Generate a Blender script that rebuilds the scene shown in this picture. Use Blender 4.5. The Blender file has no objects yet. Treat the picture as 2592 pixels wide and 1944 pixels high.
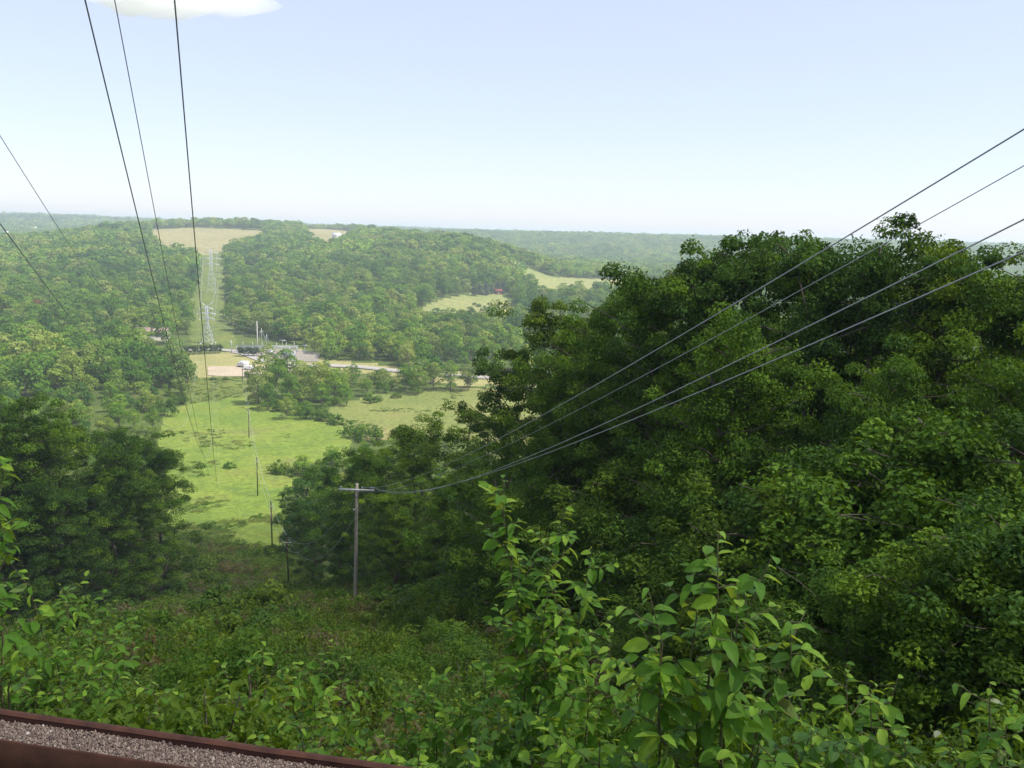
import bpy, math, random
import numpy as np
from mathutils import Vector, Matrix

scene = bpy.context.scene
R = math.radians
PI = math.pi

# ------------------------------------------------------------------ camera
FPX = 852.0
PITCH = math.atan(152.5 / FPX)
ROLL = R(1.7)
SUN_EL, SUN_AZ = R(56), R(104)
fw = np.array([0, math.cos(PITCH), -math.sin(PITCH)])
_r0 = np.array([1.0, 0, 0]); _u0 = np.array([0, math.sin(PITCH), math.cos(PITCH)])
rt = math.cos(ROLL) * _r0 + math.sin(ROLL) * _u0
up = -math.sin(ROLL) * _r0 + math.cos(ROLL) * _u0
cam_data = bpy.data.cameras.new("camera")
cam = bpy.data.objects.new("camera", cam_data)
scene.collection.objects.link(cam)
cam_data.sensor_width = 36.0
cam_data.lens = 36.0 * FPX / 1024.0
cam_data.clip_start = 0.05
cam_data.clip_end = 30000
cam.matrix_world = Matrix(((rt[0], up[0], -fw[0], 0), (rt[1], up[1], -fw[1], 0), (rt[2], up[2], -fw[2], 0), (0, 0, 0, 1)))
scene.camera = cam

# ------------------------------------------------------------------ light
world = bpy.data.worlds.new("World")
scene.world = world
world.use_nodes = True
wn = world.node_tree
wn.nodes.clear()
sky = wn.nodes.new("ShaderNodeTexSky")
sky.sky_type = 'NISHITA'
sky.sun_disc = False
sky.sun_elevation = SUN_EL
sky.sun_rotation = SUN_AZ
sky.altitude = 300
sky.air_density = 1.0
sky.dust_density = 0.7
sky.ozone_density = 1.5
bg = wn.nodes.new("ShaderNodeBackground")
bg.inputs[1].default_value = 0.122
wo = wn.nodes.new("ShaderNodeOutputWorld")
tw = wn.nodes.new("ShaderNodeMix"); tw.data_type = 'RGBA'; tw.blend_type = 'MIX'; tw.inputs[0].default_value = .64
tw.inputs[7].default_value = (3.15, 3.22, 4.00, 1)  # constant pale colour painted into the sky, flattening its gradient
wn.links.new(sky.outputs[0], tw.inputs[6])
wn.links.new(tw.outputs[2], bg.inputs[0])
wn.links.new(bg.outputs[0], wo.inputs[0])
sun_data = bpy.data.lights.new("sun", 'SUN')
sun_data.energy = 3.9
sun_data.angle = R(0.53)
sun_data.color = (1.0, 0.955, 0.88)
sun = bpy.data.objects.new("sun", sun_data)
scene.collection.objects.link(sun)
SUNV = Vector((math.sin(SUN_AZ) * math.cos(SUN_EL), math.cos(SUN_AZ) * math.cos(SUN_EL), math.sin(SUN_EL)))
sun.rotation_euler = SUNV.to_track_quat('Z', 'Y').to_euler()
scene.view_settings.view_transform = 'Standard'
scene.view_settings.look = 'None'
scene.view_settings.gamma = 1
scene.view_settings.exposure = 1.02
cy = scene.cycles
cy.max_bounces = 8
cy.diffuse_bounces = 3
cy.transmission_bounces = 3
cy.transparent_max_bounces = 6
cy.volume_bounces = 8
cy.use_denoising = True
cy.sample_clamp_indirect = 6

rng = np.random.default_rng(7)
random.seed(7)

# ------------------------------------------------------------------ survey helpers
def ray(px, py):
    v = fw * FPX + rt * (px - 512) - up * (py - 384)
    return v / np.linalg.norm(v)

def at(px, py, d):
    v = ray(px, py)
    return v * d / math.hypot(v[0], v[1])

def proj(P):
    z = P @ fw
    z = np.where(z > 0.01, z, np.nan)
    return 512 + FPX * (P @ rt) / z, 384 - FPX * (P @ up) / z

def sstep(a, b, x):
    t = np.clip((x - a) / (b - a), 0, 1)
    return t * t * (3 - 2 * t)

def az_of(px):
    v = ray(px, 231.5 + (px - 512) * math.tan(ROLL))
    return math.atan2(v[0], v[1])

# ------------------------------------------------------------------ terrain shape
E0 = ray(0, 713); E0 = E0 * (-1.45 / E0[2])          # outer edge of the steel channel
E1 = ray(384, 768); E1 = E1 * (-1.45 / E1[2])
CH_DIR = (E1 - E0)[:2] / np.linalg.norm((E1 - E0)[:2])
CH_N = np.array([-CH_DIR[1], CH_DIR[0]])              # away from the camera
if CH_N[1] < 0: CH_N = -CH_N
CH_OFF = float(E0[:2] @ CH_N)

PROF = np.array([(-50, -1.6), (-0.3, -1.6), (0.15, -1.66), (0.5, -2.1), (1, -2.8), (2, -3.7), (6, -6.5), (10, -8.7), (20, -13.3),
                 (45, -24), (75, -35.3), (110, -50), (155, -68), (175, -71.2), (192, -73.5), (243, -76.5), (320, -78.3), (450, -80.2), (560, -79)])
DN = [450, 560, 650, 770, 900, 1050, 1150, 1250, 1450, 1700, 2000, 2400, 2800, 3300, 4500, 6500, 9500]
COLS = {
    -500: [-80, -76, -72, -68, -60, -50, -45, -42, -40, -45, -55, -55, -45, -30, -5, -20, -40],
    0:    [-80, -78, -76, -73, -67, -58, -53, -48, -42, -48, -60, -60, -50, -35, -5, -20, -40],
    60:   [-80, -78, -75, -71, -65, -55, -47, -41, -32, -34, -50, -55, -45, -33, -5, -20, -40],
    100:  [-80, -78, -75, -70, -62, -51, -44, -37, -25, -24, -37, -45, -40, -30, -7, -20, -40],
    160:  [-80, -79, -77, -73, -66, -56, -50, -42, -29, -17, -15, -28, -32, -30, -16, -25, -40],
    215:  [-80, -79, -78, -74, -68, -58, -51, -44, -31, -17, -12, -24, -30, -30, -20, -25, -40],
    300:  [-80, -79, -78, -74, -66, -55, -49, -43, -30, -16, -12, -24, -30, -30, -26, -30, -40],
    350:  [-80, -79, -78, -73, -62, -50, -42, -35, -25, -15, -13, -25, -30, -30, -28, -30, -40],
    400:  [-80, -80, -79, -73, -60, -45, -35, -27, -20, -25, -40, -45, -35, -32, -30, -35, -40],
    470:  [-80, -80, -79, -76, -66, -44, -31, -21, -28, -45, -65, -56, -25, -35, -38, -40, -45],
    505:  [-80, -80, -79, -77, -70, -54, -41, -33, -48, -66, -72, -52, -24, -35, -40, -40, -45],
    535:  [-80, -80, -79, -77, -73, -61, -52, -52, -65, -72, -75, -50, -24, -35, -40, -40, -45],
    580:  [-80, -80, -79, -78, -75, -68, -65, -62, -70, -77, -75, -48, -22, -35, -40, -40, -45],
    640:  [-80, -80, -80, -79, -76, -70, -68, -66, -72, -78, -74, -50, -23, -35, -40, -40, -45],
    760:  [-80, -80, -80, -79, -77, -72, -70, -68, -72, -78, -75, -52, -26, -35, -40, -40, -45],
    900:  [-80, -80, -80, -79, -78, -74, -72, -70, -72, -76, -70, -52, -28, -38, -42, -45, -50],
    1024: [-80, -80, -80, -79, -78, -75, -73, -70, -72, -76, -74, -58, -34, -42, -45, -45, -50],
    1600: [-80, -80, -80, -79, -78, -75, -73, -70, -68, -66, -62, -50, -34, -40, -45, -45, -50],
}
_LD = np.linspace(math.log(400), math.log(9600), 260)
_AZ = np.radians(np.arange(-120, 120.01, 0.5))
def _table():
    cp = sorted(COLS)
    azs = np.array([az_of(c) if -800 < c < 1700 else 0 for c in cp])
    rows = np.array([np.interp(_LD, np.log(DN), COLS[c]) for c in cp])
    T = np.array([np.interp(_AZ, azs, rows[:, j]) for j in range(len(_LD))]).T
    k = np.array([1, 2, 3, 2, 1.0]); k /= k.sum()
    for _ in range(4):
        P = np.pad(T, ((2, 2), (2, 2)), mode='edge')
        T = sum(k[i] * P[i:i + T.shape[0], 2:-2] for i in range(5))
        P = np.pad(T, ((2, 2), (2, 2)), mode='edge')
        T = sum(k[i] * P[2:-2, i:i + T.shape[1]] for i in range(5))
    return T
_T = _table()

def vnoise(x, y, seed=0):
    xi = np.floor(x).astype(np.int64); yi = np.floor(y).astype(np.int64)
    fx = x - xi; fy = y - yi
    fx = fx * fx * (3 - 2 * fx); fy = fy * fy * (3 - 2 * fy)
    def h(a, b):
        n = (a * 374761393 + b * 668265263 + seed * 1442695041) & 0x7fffffff
        n = ((n ^ (n >> 13)) * 1274126177) & 0x7fffffff
        return ((n ^ (n >> 16)) & 0xffff) / 65535.0
    return (h(xi, yi) * (1 - fx) + h(xi + 1, yi) * fx) * (1 - fy) + (h(xi, yi + 1) * (1 - fx) + h(xi + 1, yi + 1) * fx) * fy

def H(x, y):
    x = np.asarray(x, float); y = np.asarray(y, float)
    d = np.hypot(x, y) + 1e-6
    az = np.arctan2(x, y)
    s = x * CH_N[0] + y * CH_N[1] - CH_OFF
    e = s + (d - s) * sstep(6, 60, d)
    e = np.where(np.abs(az) > R(75), np.minimum(e, d), e)
    near = np.interp(e, PROF[:, 0], PROF[:, 1])
    ai = np.clip((az - _AZ[0]) / (_AZ[1] - _AZ[0]), 0, len(_AZ) - 1.001)
    li = np.clip((np.log(np.maximum(d, 400)) - _LD[0]) / (_LD[1] - _LD[0]), 0, len(_LD) - 1.001)
    a0 = ai.astype(int); l0 = li.astype(int); fa = ai - a0; fl = li - l0
    far = (_T[a0, l0] * (1 - fa) * (1 - fl) + _T[a0 + 1, l0] * fa * (1 - fl) + _T[a0, l0 + 1] * (1 - fa) * fl + _T[a0 + 1, l0 + 1] * fa * fl)
    w = sstep(430, 620, d)
    z = near * (1 - w) + far * w
    z = z + (np.maximum(y, 0) * .0041 + np.clip(x, -.8 * np.maximum(y, 0), .8 * np.maximum(y, 0)) * .007) * sstep(10, 60, d)
    zb = -1.6 + np.minimum(14, 0.16 * np.maximum(0, d - 7))
    z = z + (zb - z) * sstep(R(62), R(100), np.abs(az))
    n = (vnoise(x / 1.9, y / 1.9, 1) - .5) * .25 * sstep(5, 12, d) * (1 - sstep(185, 215, d))
    n = n + (vnoise(x / 9, y / 9, 2) - .5) * 1.1 * sstep(8, 30, d) * (1 - sstep(150, 230, d))
    n = n + (vnoise(x / 40, y / 40, 3) - .5) * 1.2 * sstep(210, 420, d)
    n = n + (vnoise(x / 130, y / 130, 4) - .5) * 9 * sstep(800, 1600, d)
    return z + n

def hz(x, y): return float(H(x, y))

def hit(px, py, lo=2.0, hi=6000):
    v = ray(px, py); v = v / math.hypot(v[0], v[1])
    d = np.exp(np.linspace(math.log(lo), math.log(hi), 6000))
    below = v[2] * d < H(v[0] * d, v[1] * d)
    i = int(np.argmax(below)) if below.any() else len(d) - 1
    return np.array([v[0] * d[i], v[1] * d[i], hz(v[0] * d[i], v[1] * d[i])])

def base(px, d):
    """ground point on column px at distance d"""
    v = ray(px, 300); a = math.atan2(v[0], v[1])
    x, y = d * math.sin(a), d * math.cos(a)
    return np.array([x, y, hz(x, y)])

# ------------------------------------------------------------------ nodes / materials
def new_mat(name):
    m = bpy.data.materials.new(name); m.use_nodes = True
    nt = m.node_tree; nt.nodes.clear()
    out = nt.nodes.new("ShaderNodeOutputMaterial")
    return m, nt, out

def N(nt, t, **kw):
    n = nt.nodes.new(t)
    for k, v in kw.items(): setattr(n, k, v)
    return n

def rgb(c): return (c[0], c[1], c[2], 1)

def ramp(nt, fac, stops, interp='LINEAR'):
    r = N(nt, "ShaderNodeValToRGB"); r.color_ramp.interpolation = interp
    el = r.color_ramp.elements
    while len(el) < len(stops): el.new(0.5)
    for e, (p, c) in zip(el, stops): e.position = p; e.color = rgb(c)
    nt.links.new(fac, r.inputs[0])
    return r.outputs[0]

def noise(nt, scale, detail=3, rough=.6, coord=None, out=0):
    n = N(nt, "ShaderNodeTexNoise"); n.inputs['Scale'].default_value = scale
    n.inputs['Detail'].default_value = detail; n.inputs['Roughness'].default_value = rough
    if coord is not None: nt.links.new(coord, n.inputs['Vector'])
    return n.outputs[out]

def mixc(nt, fac, a, b, mode='MIX'):
    m = N(nt, "ShaderNodeMix", data_type='RGBA', blend_type=mode)
    for s, v in ((m.inputs[0], fac), (m.inputs[6], a), (m.inputs[7], b)):
        if hasattr(v, 'node'): nt.links.new(v, s)
        elif isinstance(v, (tuple, list)): s.default_value = rgb(v)
        else: s.default_value = v
    return m.outputs[2]

def bump(nt, h, dist, strength=1.0):
    b = N(nt, "ShaderNodeBump"); b.inputs['Distance'].default_value = dist; b.inputs['Strength'].default_value = strength
    nt.links.new(h, b.inputs['Height'])
    return b.outputs[0]

def simple_mat(name, col, col2=None, scale=8, rough=.7, metal=0, bmp=0.0, spec=.4):
    m, nt, out = new_mat(name)
    tc = N(nt, "ShaderNodeTexCoord").outputs['Object']
    nz = noise(nt, scale, 5, .65, tc)
    c = ramp(nt, nz, [(.3, col), (.7, col2 or tuple(min(1, v * 1.35) for v in col))])
    b = N(nt, "ShaderNodeBsdfPrincipled")
    nt.links.new(c, b.inputs['Base Color'])
    b.inputs['Roughness'].default_value = rough; b.inputs['Metallic'].default_value = metal
    b.inputs['Specular IOR Level'].default_value = spec
    if bmp: nt.links.new(bump(nt, nz, bmp), b.inputs['Normal'])
    nt.links.new(b.outputs[0], out.inputs[0])
    return m

def foliage_mat(name, species, lo=.55, hi=1.35, trans=.3, rough=.5, spec=.35, wide=False):
    """species: list of leaf colours picked per plant; tint varies each leaf and spray"""
    m, nt, out = new_mat(name)
    oi = N(nt, "ShaderNodeObjectInfo").outputs['Random']
    n = len(species)
    c = ramp(nt, oi, [(i / max(n, 1), s) for i, s in enumerate(species)], 'CONSTANT')
    if wide:
        ol = N(nt, "ShaderNodeObjectInfo").outputs['Location']
        pn = noise(nt, .007, 4, .65, ol)
        c = mixc(nt, 1.0, c, ramp(nt, pn, [(.36, (.66, .80, .82)), (.5, (1.05, 1.05, .95)), (.64, (1.32, 1.28, 1.1))]), 'MULTIPLY')
    at_ = N(nt, "ShaderNodeAttribute"); at_.attribute_name = "tint"
    mp = N(nt, "ShaderNodeMapRange"); mp.inputs[3].default_value = lo; mp.inputs[4].default_value = hi
    nt.links.new(at_.outputs['Fac'], mp.inputs[0])
    hs = N(nt, "ShaderNodeHueSaturation")
    nt.links.new(c, hs.inputs['Color']); nt.links.new(mp.outputs[0], hs.inputs['Value'])
    hm = N(nt, "ShaderNodeMapRange"); hm.inputs[3].default_value = .515; hm.inputs[4].default_value = .478
    nt.links.new(at_.outputs['Fac'], hm.inputs[0]); nt.links.new(hm.outputs[0], hs.inputs['Hue'])
    b = N(nt, "ShaderNodeBsdfPrincipled")
    b.inputs['Roughness'].default_value = rough; b.inputs['Specular IOR Level'].default_value = spec
    nt.links.new(hs.outputs[0], b.inputs['Base Color'])
    t = N(nt, "ShaderNodeBsdfTranslucent")
    tcn = mixc(nt, 1.0, hs.outputs[0], (1.9, 1.7, .6), 'MULTIPLY')
    nt.links.new(tcn, t.inputs[0])
    mx = N(nt, "ShaderNodeMixShader"); mx.inputs[0].default_value = trans
    nt.links.new(b.outputs[0], mx.inputs[1]); nt.links.new(t.outputs[0], mx.inputs[2])
    nt.links.new(mx.outputs[0], out.inputs[0])
    return m

def ground_mat(name, stops, scale=.02, fine=.9, stops2=None, bmp=.25, fscale=None):
    m, nt, out = new_mat(name)
    tc = N(nt, "ShaderNodeTexCoord").outputs['Object']
    a = noise(nt, scale, 6, .62, tc)
    c = ramp(nt, a, stops)
    f = noise(nt, fscale or fine, 4, .7, tc)
    fr = ramp(nt, f, [(.3, (.62, .62, .62)), (.7, (1.3, 1.3, 1.3))])
    c = mixc(nt, 1.0, c, fr, 'MULTIPLY')
    if stops2:
        g = noise(nt, scale * 4.3, 5, .7, tc, 0)
        k = ramp(nt, g, [(.52, (0, 0, 0)), (.68, (1, 1, 1))])
        kb = N(nt, "ShaderNodeMath", operation='MULTIPLY'); nt.links.new(k, kb.inputs[0]); kb.inputs[1].default_value = .8
        c = mixc(nt, kb.outputs[0], c, stops2)
    b = N(nt, "ShaderNodeBsdfPrincipled"); b.inputs['Roughness'].default_value = .95
    b.inputs['Specular IOR Level'].default_value = .1
    nt.links.new(c, b.inputs['Base Color'])
    if bmp: nt.links.new(bump(nt, f, bmp), b.inputs['Normal'])
    nt.links.new(b.outputs[0], out.inputs[0])
    return m

M = {}
M['floor'] = ground_mat("forest_floor", [(.3, (.052, .075, .018)), (.55, (.078, .110, .022)), (.75, (.115, .110, .042))], .03, 1.2, (.10, .140, .028))
M['grass'] = ground_mat("valley_grass", [(.30, (0.099, 0.156, 0.028)), (.45, (0.135, 0.192, 0.030)), (.58, (0.167, 0.208, 0.036)), (.70, (0.149, 0.156, 0.058))], .03, .6, (0.086, 0.140, 0.030))
M['strip'] = ground_mat("cleared_strip_grass", [(.3, (.095, .125, .030)), (.6, (.140, .170, .038)), (.8, (.165, .160, .055))], .03, .35, (.05, .085, .02), 1.0)
M['meadow'] = ground_mat("dry_meadow", [(.3, (.125, .160, .042)), (.5, (.170, .190, .052)), (.7, (.220, .190, .075))], .012, .5, (.115, .15, .035))
M['hay'] = ground_mat("hay", [(.3, (.215, .200, .085)), (.6, (.270, .235, .105)), (.8, (.235, .230, .085))], .008, .12, None, 0)
M['hayg'] = ground_mat("pasture", [(.3, (.165, .200, .060)), (.6, (.235, .235, .085)), (.8, (.20, .23, .07))], .010, .2, None, 0)
M['gravelyard'] = ground_mat("pale_gravel", [(.3, (.33, .27, .19)), (.7, (.43, .36, .26))], .06, 1.5, None, .02)
M['pad'] = ground_mat('grey_gravel', [(.3, (.20, .18, .15)), (.7, (.28, .25, .21))], .06, 1.5, None, .02)
M['lot'] = ground_mat("dry_lawn", [(.3, (.20, .205, .07)), (.6, (.27, .25, .10)), (.8, (.30, .26, .12))], .05, .8, None, .1)
M['road'] = ground_mat("pale_asphalt", [(.3, (.29, .27, .245)), (.7, (.35, .33, .30))], .1, 3, None, .0)
M['bark'] = simple_mat("bark", (.085, .070, .050), (.16, .135, .10), 6, .9, 0, .02, .2)
M['twig'] = simple_mat("twig", (.10, .085, .045), (.16, .15, .07), 30, .8, 0, .001, .2)
M['maple'] = foliage_mat("maple_leaves", [(0.062, 0.137, 0.018), (0.090, 0.181, 0.014), (0.110, 0.202, 0.014), (0.068, 0.143, 0.013), (0.097, 0.168, 0.012), (0.055, 0.125, 0.016)], .34, 1.66, .22, .65, .13)
M['ash'] = foliage_mat("ash_leaves", [(0.082, 0.165, 0.016), (0.074, 0.155, 0.018)], .5, 1.55, .28, .65, .13)
M['wood'] = foliage_mat("woodland_leaves", [(0.102, 0.192, 0.031), (0.123, 0.217, 0.031), (0.075, 0.160, 0.026), (0.139, 0.223, 0.037), (0.176, 0.236, 0.054), (0.095, 0.192, 0.026), (0.192, 0.257, 0.067), (0.112, 0.205, 0.028), (0.139, 0.244, 0.033), (0.181, 0.233, 0.068), (0.064, 0.143, 0.026), (0.159, 0.230, 0.043), (0.082, 0.173, 0.028), (0.053, 0.125, 0.026)], .58, 1.42, .3, .85, .06, wide=True)
M['bush'] = foliage_mat("bush_leaves", [(0.074, 0.156, 0.015), (0.085, 0.164, 0.017), (0.064, 0.133, 0.017), (0.097, 0.161, 0.017), (0.066, 0.135, 0.017), (0.077, 0.154, 0.017)], .55, 1.5, .34, .6, .15)
M['herb'] = foliage_mat("undergrowth_leaves", [(.080, .150, .018), (.105, .180, .022), (.140, .118, .058), (.088, .160, .018), (.074, .138, .024), (.112, .172, .024), (.150, .140, .070), (.095, .150, .022)], .5, 1.5, .34, .7, .12)
M['tuft'] = foliage_mat("grass_tufts", [(.14, .20, .035), (.11, .175, .035), (.17, .20, .05)], .7, 1.3, .3, .6, .2)
M['spruce'] = foliage_mat("spruce_needles", [(.10, .135, .125), (.085, .12, .11)], .6, 1.3, .1, .7, .2)
M['darkhedge'] = foliage_mat("hedge_leaves", [(.035, .065, .018)], .6, 1.3, .2, .6, .2)
M['redleaf'] = foliage_mat("russet_leaves", [(.20, .095, .04)], .6, 1.3, .25, .6, .2)

def leaf_mat(name, top, under, tip):
    m, nt, out = new_mat(name)
    uv = N(nt, "ShaderNodeUVMap").outputs[0]
    sx = N(nt, "ShaderNodeSeparateXYZ"); nt.links.new(uv, sx.inputs[0])
    ab = N(nt, "ShaderNodeMath", operation='ABSOLUTE'); nt.links.new(sx.outputs[0], ab.inputs[0])
    mv = N(nt, "ShaderNodeMath", operation='MULTIPLY_ADD'); nt.links.new(ab.outputs[0], mv.inputs[0]); mv.inputs[1].default_value = -.9
    nt.links.new(sx.outputs[1], mv.inputs[2])
    sc = N(nt, "ShaderNodeMath", operation='MULTIPLY'); nt.links.new(mv.outputs[0], sc.inputs[0]); sc.inputs[1].default_value = 58.0
    sn = N(nt, "ShaderNodeMath", operation='SINE'); nt.links.new(sc.outputs[0], sn.inputs[0])
    mr = N(nt, "ShaderNodeMapRange"); mr.inputs[1].default_value = .55; mr.inputs[2].default_value = 1
    nt.links.new(sn.outputs[0], mr.inputs[0])
    md = N(nt, "ShaderNodeMapRange"); md.inputs[1].default_value = .0; md.inputs[2].default_value = .05; md.inputs[3].default_value = 1; md.inputs[4].default_value = 0
    nt.links.new(ab.outputs[0], md.inputs[0])
    mxn = N(nt, "ShaderNodeMath", operation='MAXIMUM'); nt.links.new(mr.outputs[0], mxn.inputs[0]); nt.links.new(md.outputs[0], mxn.inputs[1])
    oi = N(nt, "ShaderNodeObjectInfo").outputs['Random']
    base_c = mixc(nt, oi, top, tip)
    geo = N(nt, "ShaderNodeNewGeometry")
    tc = N(nt, "ShaderNodeTexCoord").outputs['Object']
    nz = noise(nt, 3, 3, .6, tc)
    base_c = mixc(nt, 1.0, base_c, ramp(nt, nz, [(.3, (.8, .8, .8)), (.7, (1.15, 1.15, 1.15))]), 'MULTIPLY')
    sp = noise(nt, 7, 3, .6, tc)
    base_c = mixc(nt, ramp(nt, sp, [(.63, (0, 0, 0)), (.70, (.75, .75, .75))]), base_c, (.17, .15, .035))
    vf = N(nt, "ShaderNodeMath", operation='MULTIPLY'); nt.links.new(mxn.outputs[0], vf.inputs[0]); vf.inputs[1].default_value = .38
    c = mixc(nt, vf.outputs[0], base_c, tuple(v * 1.9 for v in top))
    c = mixc(nt, geo.outputs['Backfacing'], c, under)
    b = N(nt, "ShaderNodeBsdfPrincipled"); b.inputs['Roughness'].default_value = .5; b.inputs['Specular IOR Level'].default_value = .28
    nt.links.new(c, b.inputs['Base Color'])
    inv = N(nt, "ShaderNodeMath", operation='MULTIPLY'); nt.links.new(mxn.outputs[0], inv.inputs[0]); inv.inputs[1].default_value = -1
    nt.links.new(bump(nt, inv.outputs[0], .02, .5), b.inputs['Normal'])
    t = N(nt, "ShaderNodeBsdfTranslucent"); nt.links.new(mixc(nt, 1.0, c, (2.0, 1.8, .5), 'MULTIPLY'), t.inputs[0])
    mx = N(nt, "ShaderNodeMixShader"); mx.inputs[0].default_value = .35
    nt.links.new(b.outputs[0], mx.inputs[1]); nt.links.new(t.outputs[0], mx.inputs[2])
    nt.links.new(mx.outputs[0], out.inputs[0])
    return m
M['leaf'] = leaf_mat("broad_leaf", (0.091, 0.215, 0.019), (0.171, 0.255, 0.063), (0.134, 0.273, 0.023))
M['leafyoung'] = leaf_mat("young_leaf", (0.207, 0.383, 0.032), (0.268, 0.371, 0.084), (0.293, 0.441, 0.047))
M['leafpale'] = leaf_mat("turned_leaf", (.40, .46, .27), (.45, .5, .33), (.5, .52, .36))
M['leafdark'] = leaf_mat("dark_cherry_leaf", (0.059, 0.145, 0.023), (0.134, 0.197, 0.063), (0.085, 0.191, 0.023))  # deeper green leaf colour used on the low saplings and shrub

M['rust'] = simple_mat("rust", (.050, .022, .015), (.125, .052, .030), 9, .85, .15, .002, .3)
M['weathered'] = simple_mat("weathered_pole_wood", (.29, .245, .185), (.43, .375, .30), 3, .85, 0, .01, .2)
M['darkpole'] = simple_mat("creosoted_wood", (.045, .030, .022), (.085, .055, .04), 3, .85, 0, .01, .2)
M['palearm'] = simple_mat("bleached_timber", (.46, .47, .43), (.6, .6, .55), 6, .8, 0, .003, .3)
M['galv'] = simple_mat("galvanised_steel", (.33, .35, .36), (.44, .46, .47), 1.5, .5, .35, 0, .5)
M['steel'] = simple_mat('bright_tower_steel', (.52, .54, .54), (.64, .66, .66), 1.5, .5, .2, 0, .5)
M['wire'] = simple_mat("weathered_aluminium_wire", (.44, .44, .47), (.52, .52, .55), 5, .45, .5, 0, .5)
M['insul'] = simple_mat("grey_porcelain", (.40, .42, .44), (.5, .52, .54), 8, .25, 0, 0, .6)
M['white'] = simple_mat("white_paint", (.78, .79, .80), (.84, .84, .84), 4, .35, 0, 0, .5)
M['tyre'] = simple_mat("tyre_rubber", (.02, .02, .02), (.03, .03, .03), 9, .9)
M['glass'] = simple_mat("dark_glass", (.02, .03, .035), (.04, .05, .06), 2, .08, 0, 0, .6)
M['roofb'] = simple_mat("brown_pink_shingle", (.22, .155, .125), (.29, .21, .17), 2, .9, 0, .01)
M['wallc'] = simple_mat("cream_siding", (.50, .46, .38), (.56, .52, .44), 2, .8)
M['red'] = simple_mat("barn_red", (.13, .035, .028), (.17, .045, .035), 1, .8)
M['tin'] = simple_mat("pale_tin_roof", (.62, .62, .62), (.72, .72, .72), 1, .4, .3)
M['orange'] = simple_mat("orange_paint", (.7, .20, .04), (.8, .26, .06), 3, .5)
M['concrete'] = simple_mat("light_concrete", (.50, .48, .44), (.60, .58, .54), 3, .85)

# ------------------------------------------------------------------ mesh helpers
COLL = scene.collection
def mesh_np(name, V, Fc, mat, tint=None, smooth=False, uv=None):
    """V (n,3); Fc list of arrays of shape (m,k) with constant k each"""
    me = bpy.data.meshes.new(name)
    V = np.asarray(V, np.float32)
    if not isinstance(Fc, list): Fc = [Fc]
    Fc = [np.asarray(f, np.int32) for f in Fc if len(f)]
    nl = sum(f.size for f in Fc); nf = sum(len(f) for f in Fc)
    me.vertices.add(len(V)); me.vertices.foreach_set("co", V.ravel())
    me.loops.add(nl); me.loops.foreach_set("vertex_index", np.concatenate([f.ravel() for f in Fc]))
    me.polygons.add(nf)
    tot = np.concatenate([np.full(len(f), f.shape[1], np.int32) for f in Fc])
    st = np.concatenate([[0], np.cumsum(tot)[:-1]]).astype(np.int32)
    me.polygons.foreach_set("loop_start", st)
    if tint is not None:
        a = me.attributes.new("tint", 'FLOAT', 'POINT'); a.data.foreach_set("value", np.asarray(tint, np.float32))
    if uv is not None:
        l = me.uv_layers.new(name="UVMap")
        idx = np.concatenate([f.ravel() for f in Fc]); l.data.foreach_set("uv", np.asarray(uv, np.float32)[idx].ravel())
    if smooth: me.polygons.foreach_set("use_smooth", np.ones(nf, bool))
    me.update(calc_edges=True)
    if mat is not None: me.materials.append(mat)
    return me

def obj(name, me, parent=None, loc=(0, 0, 0)):
    o = bpy.data.objects.new(name, me); COLL.objects.link(o)
    o.location = loc
    if parent is not None: o.parent = parent
    return o

def tag(o, label=None, cat=None, group=None, kind=None):
    if label: o['label'] = label
    if cat: o['category'] = cat
    if group: o['group'] = group
    if kind: o['kind'] = kind
    return o

def thing(name, label, cat, loc=(0, 0, 0), rz=0, group=None, scale=1.0):
    o = bpy.data.objects.new(name, None); COLL.objects.link(o)
    o.location = loc; o.rotation_euler = (0, 0, rz); o.empty_display_size = .2
    o.scale = scale if isinstance(scale, (tuple, list)) else (scale,) * 3
    return tag(o, label, cat, group)

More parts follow.
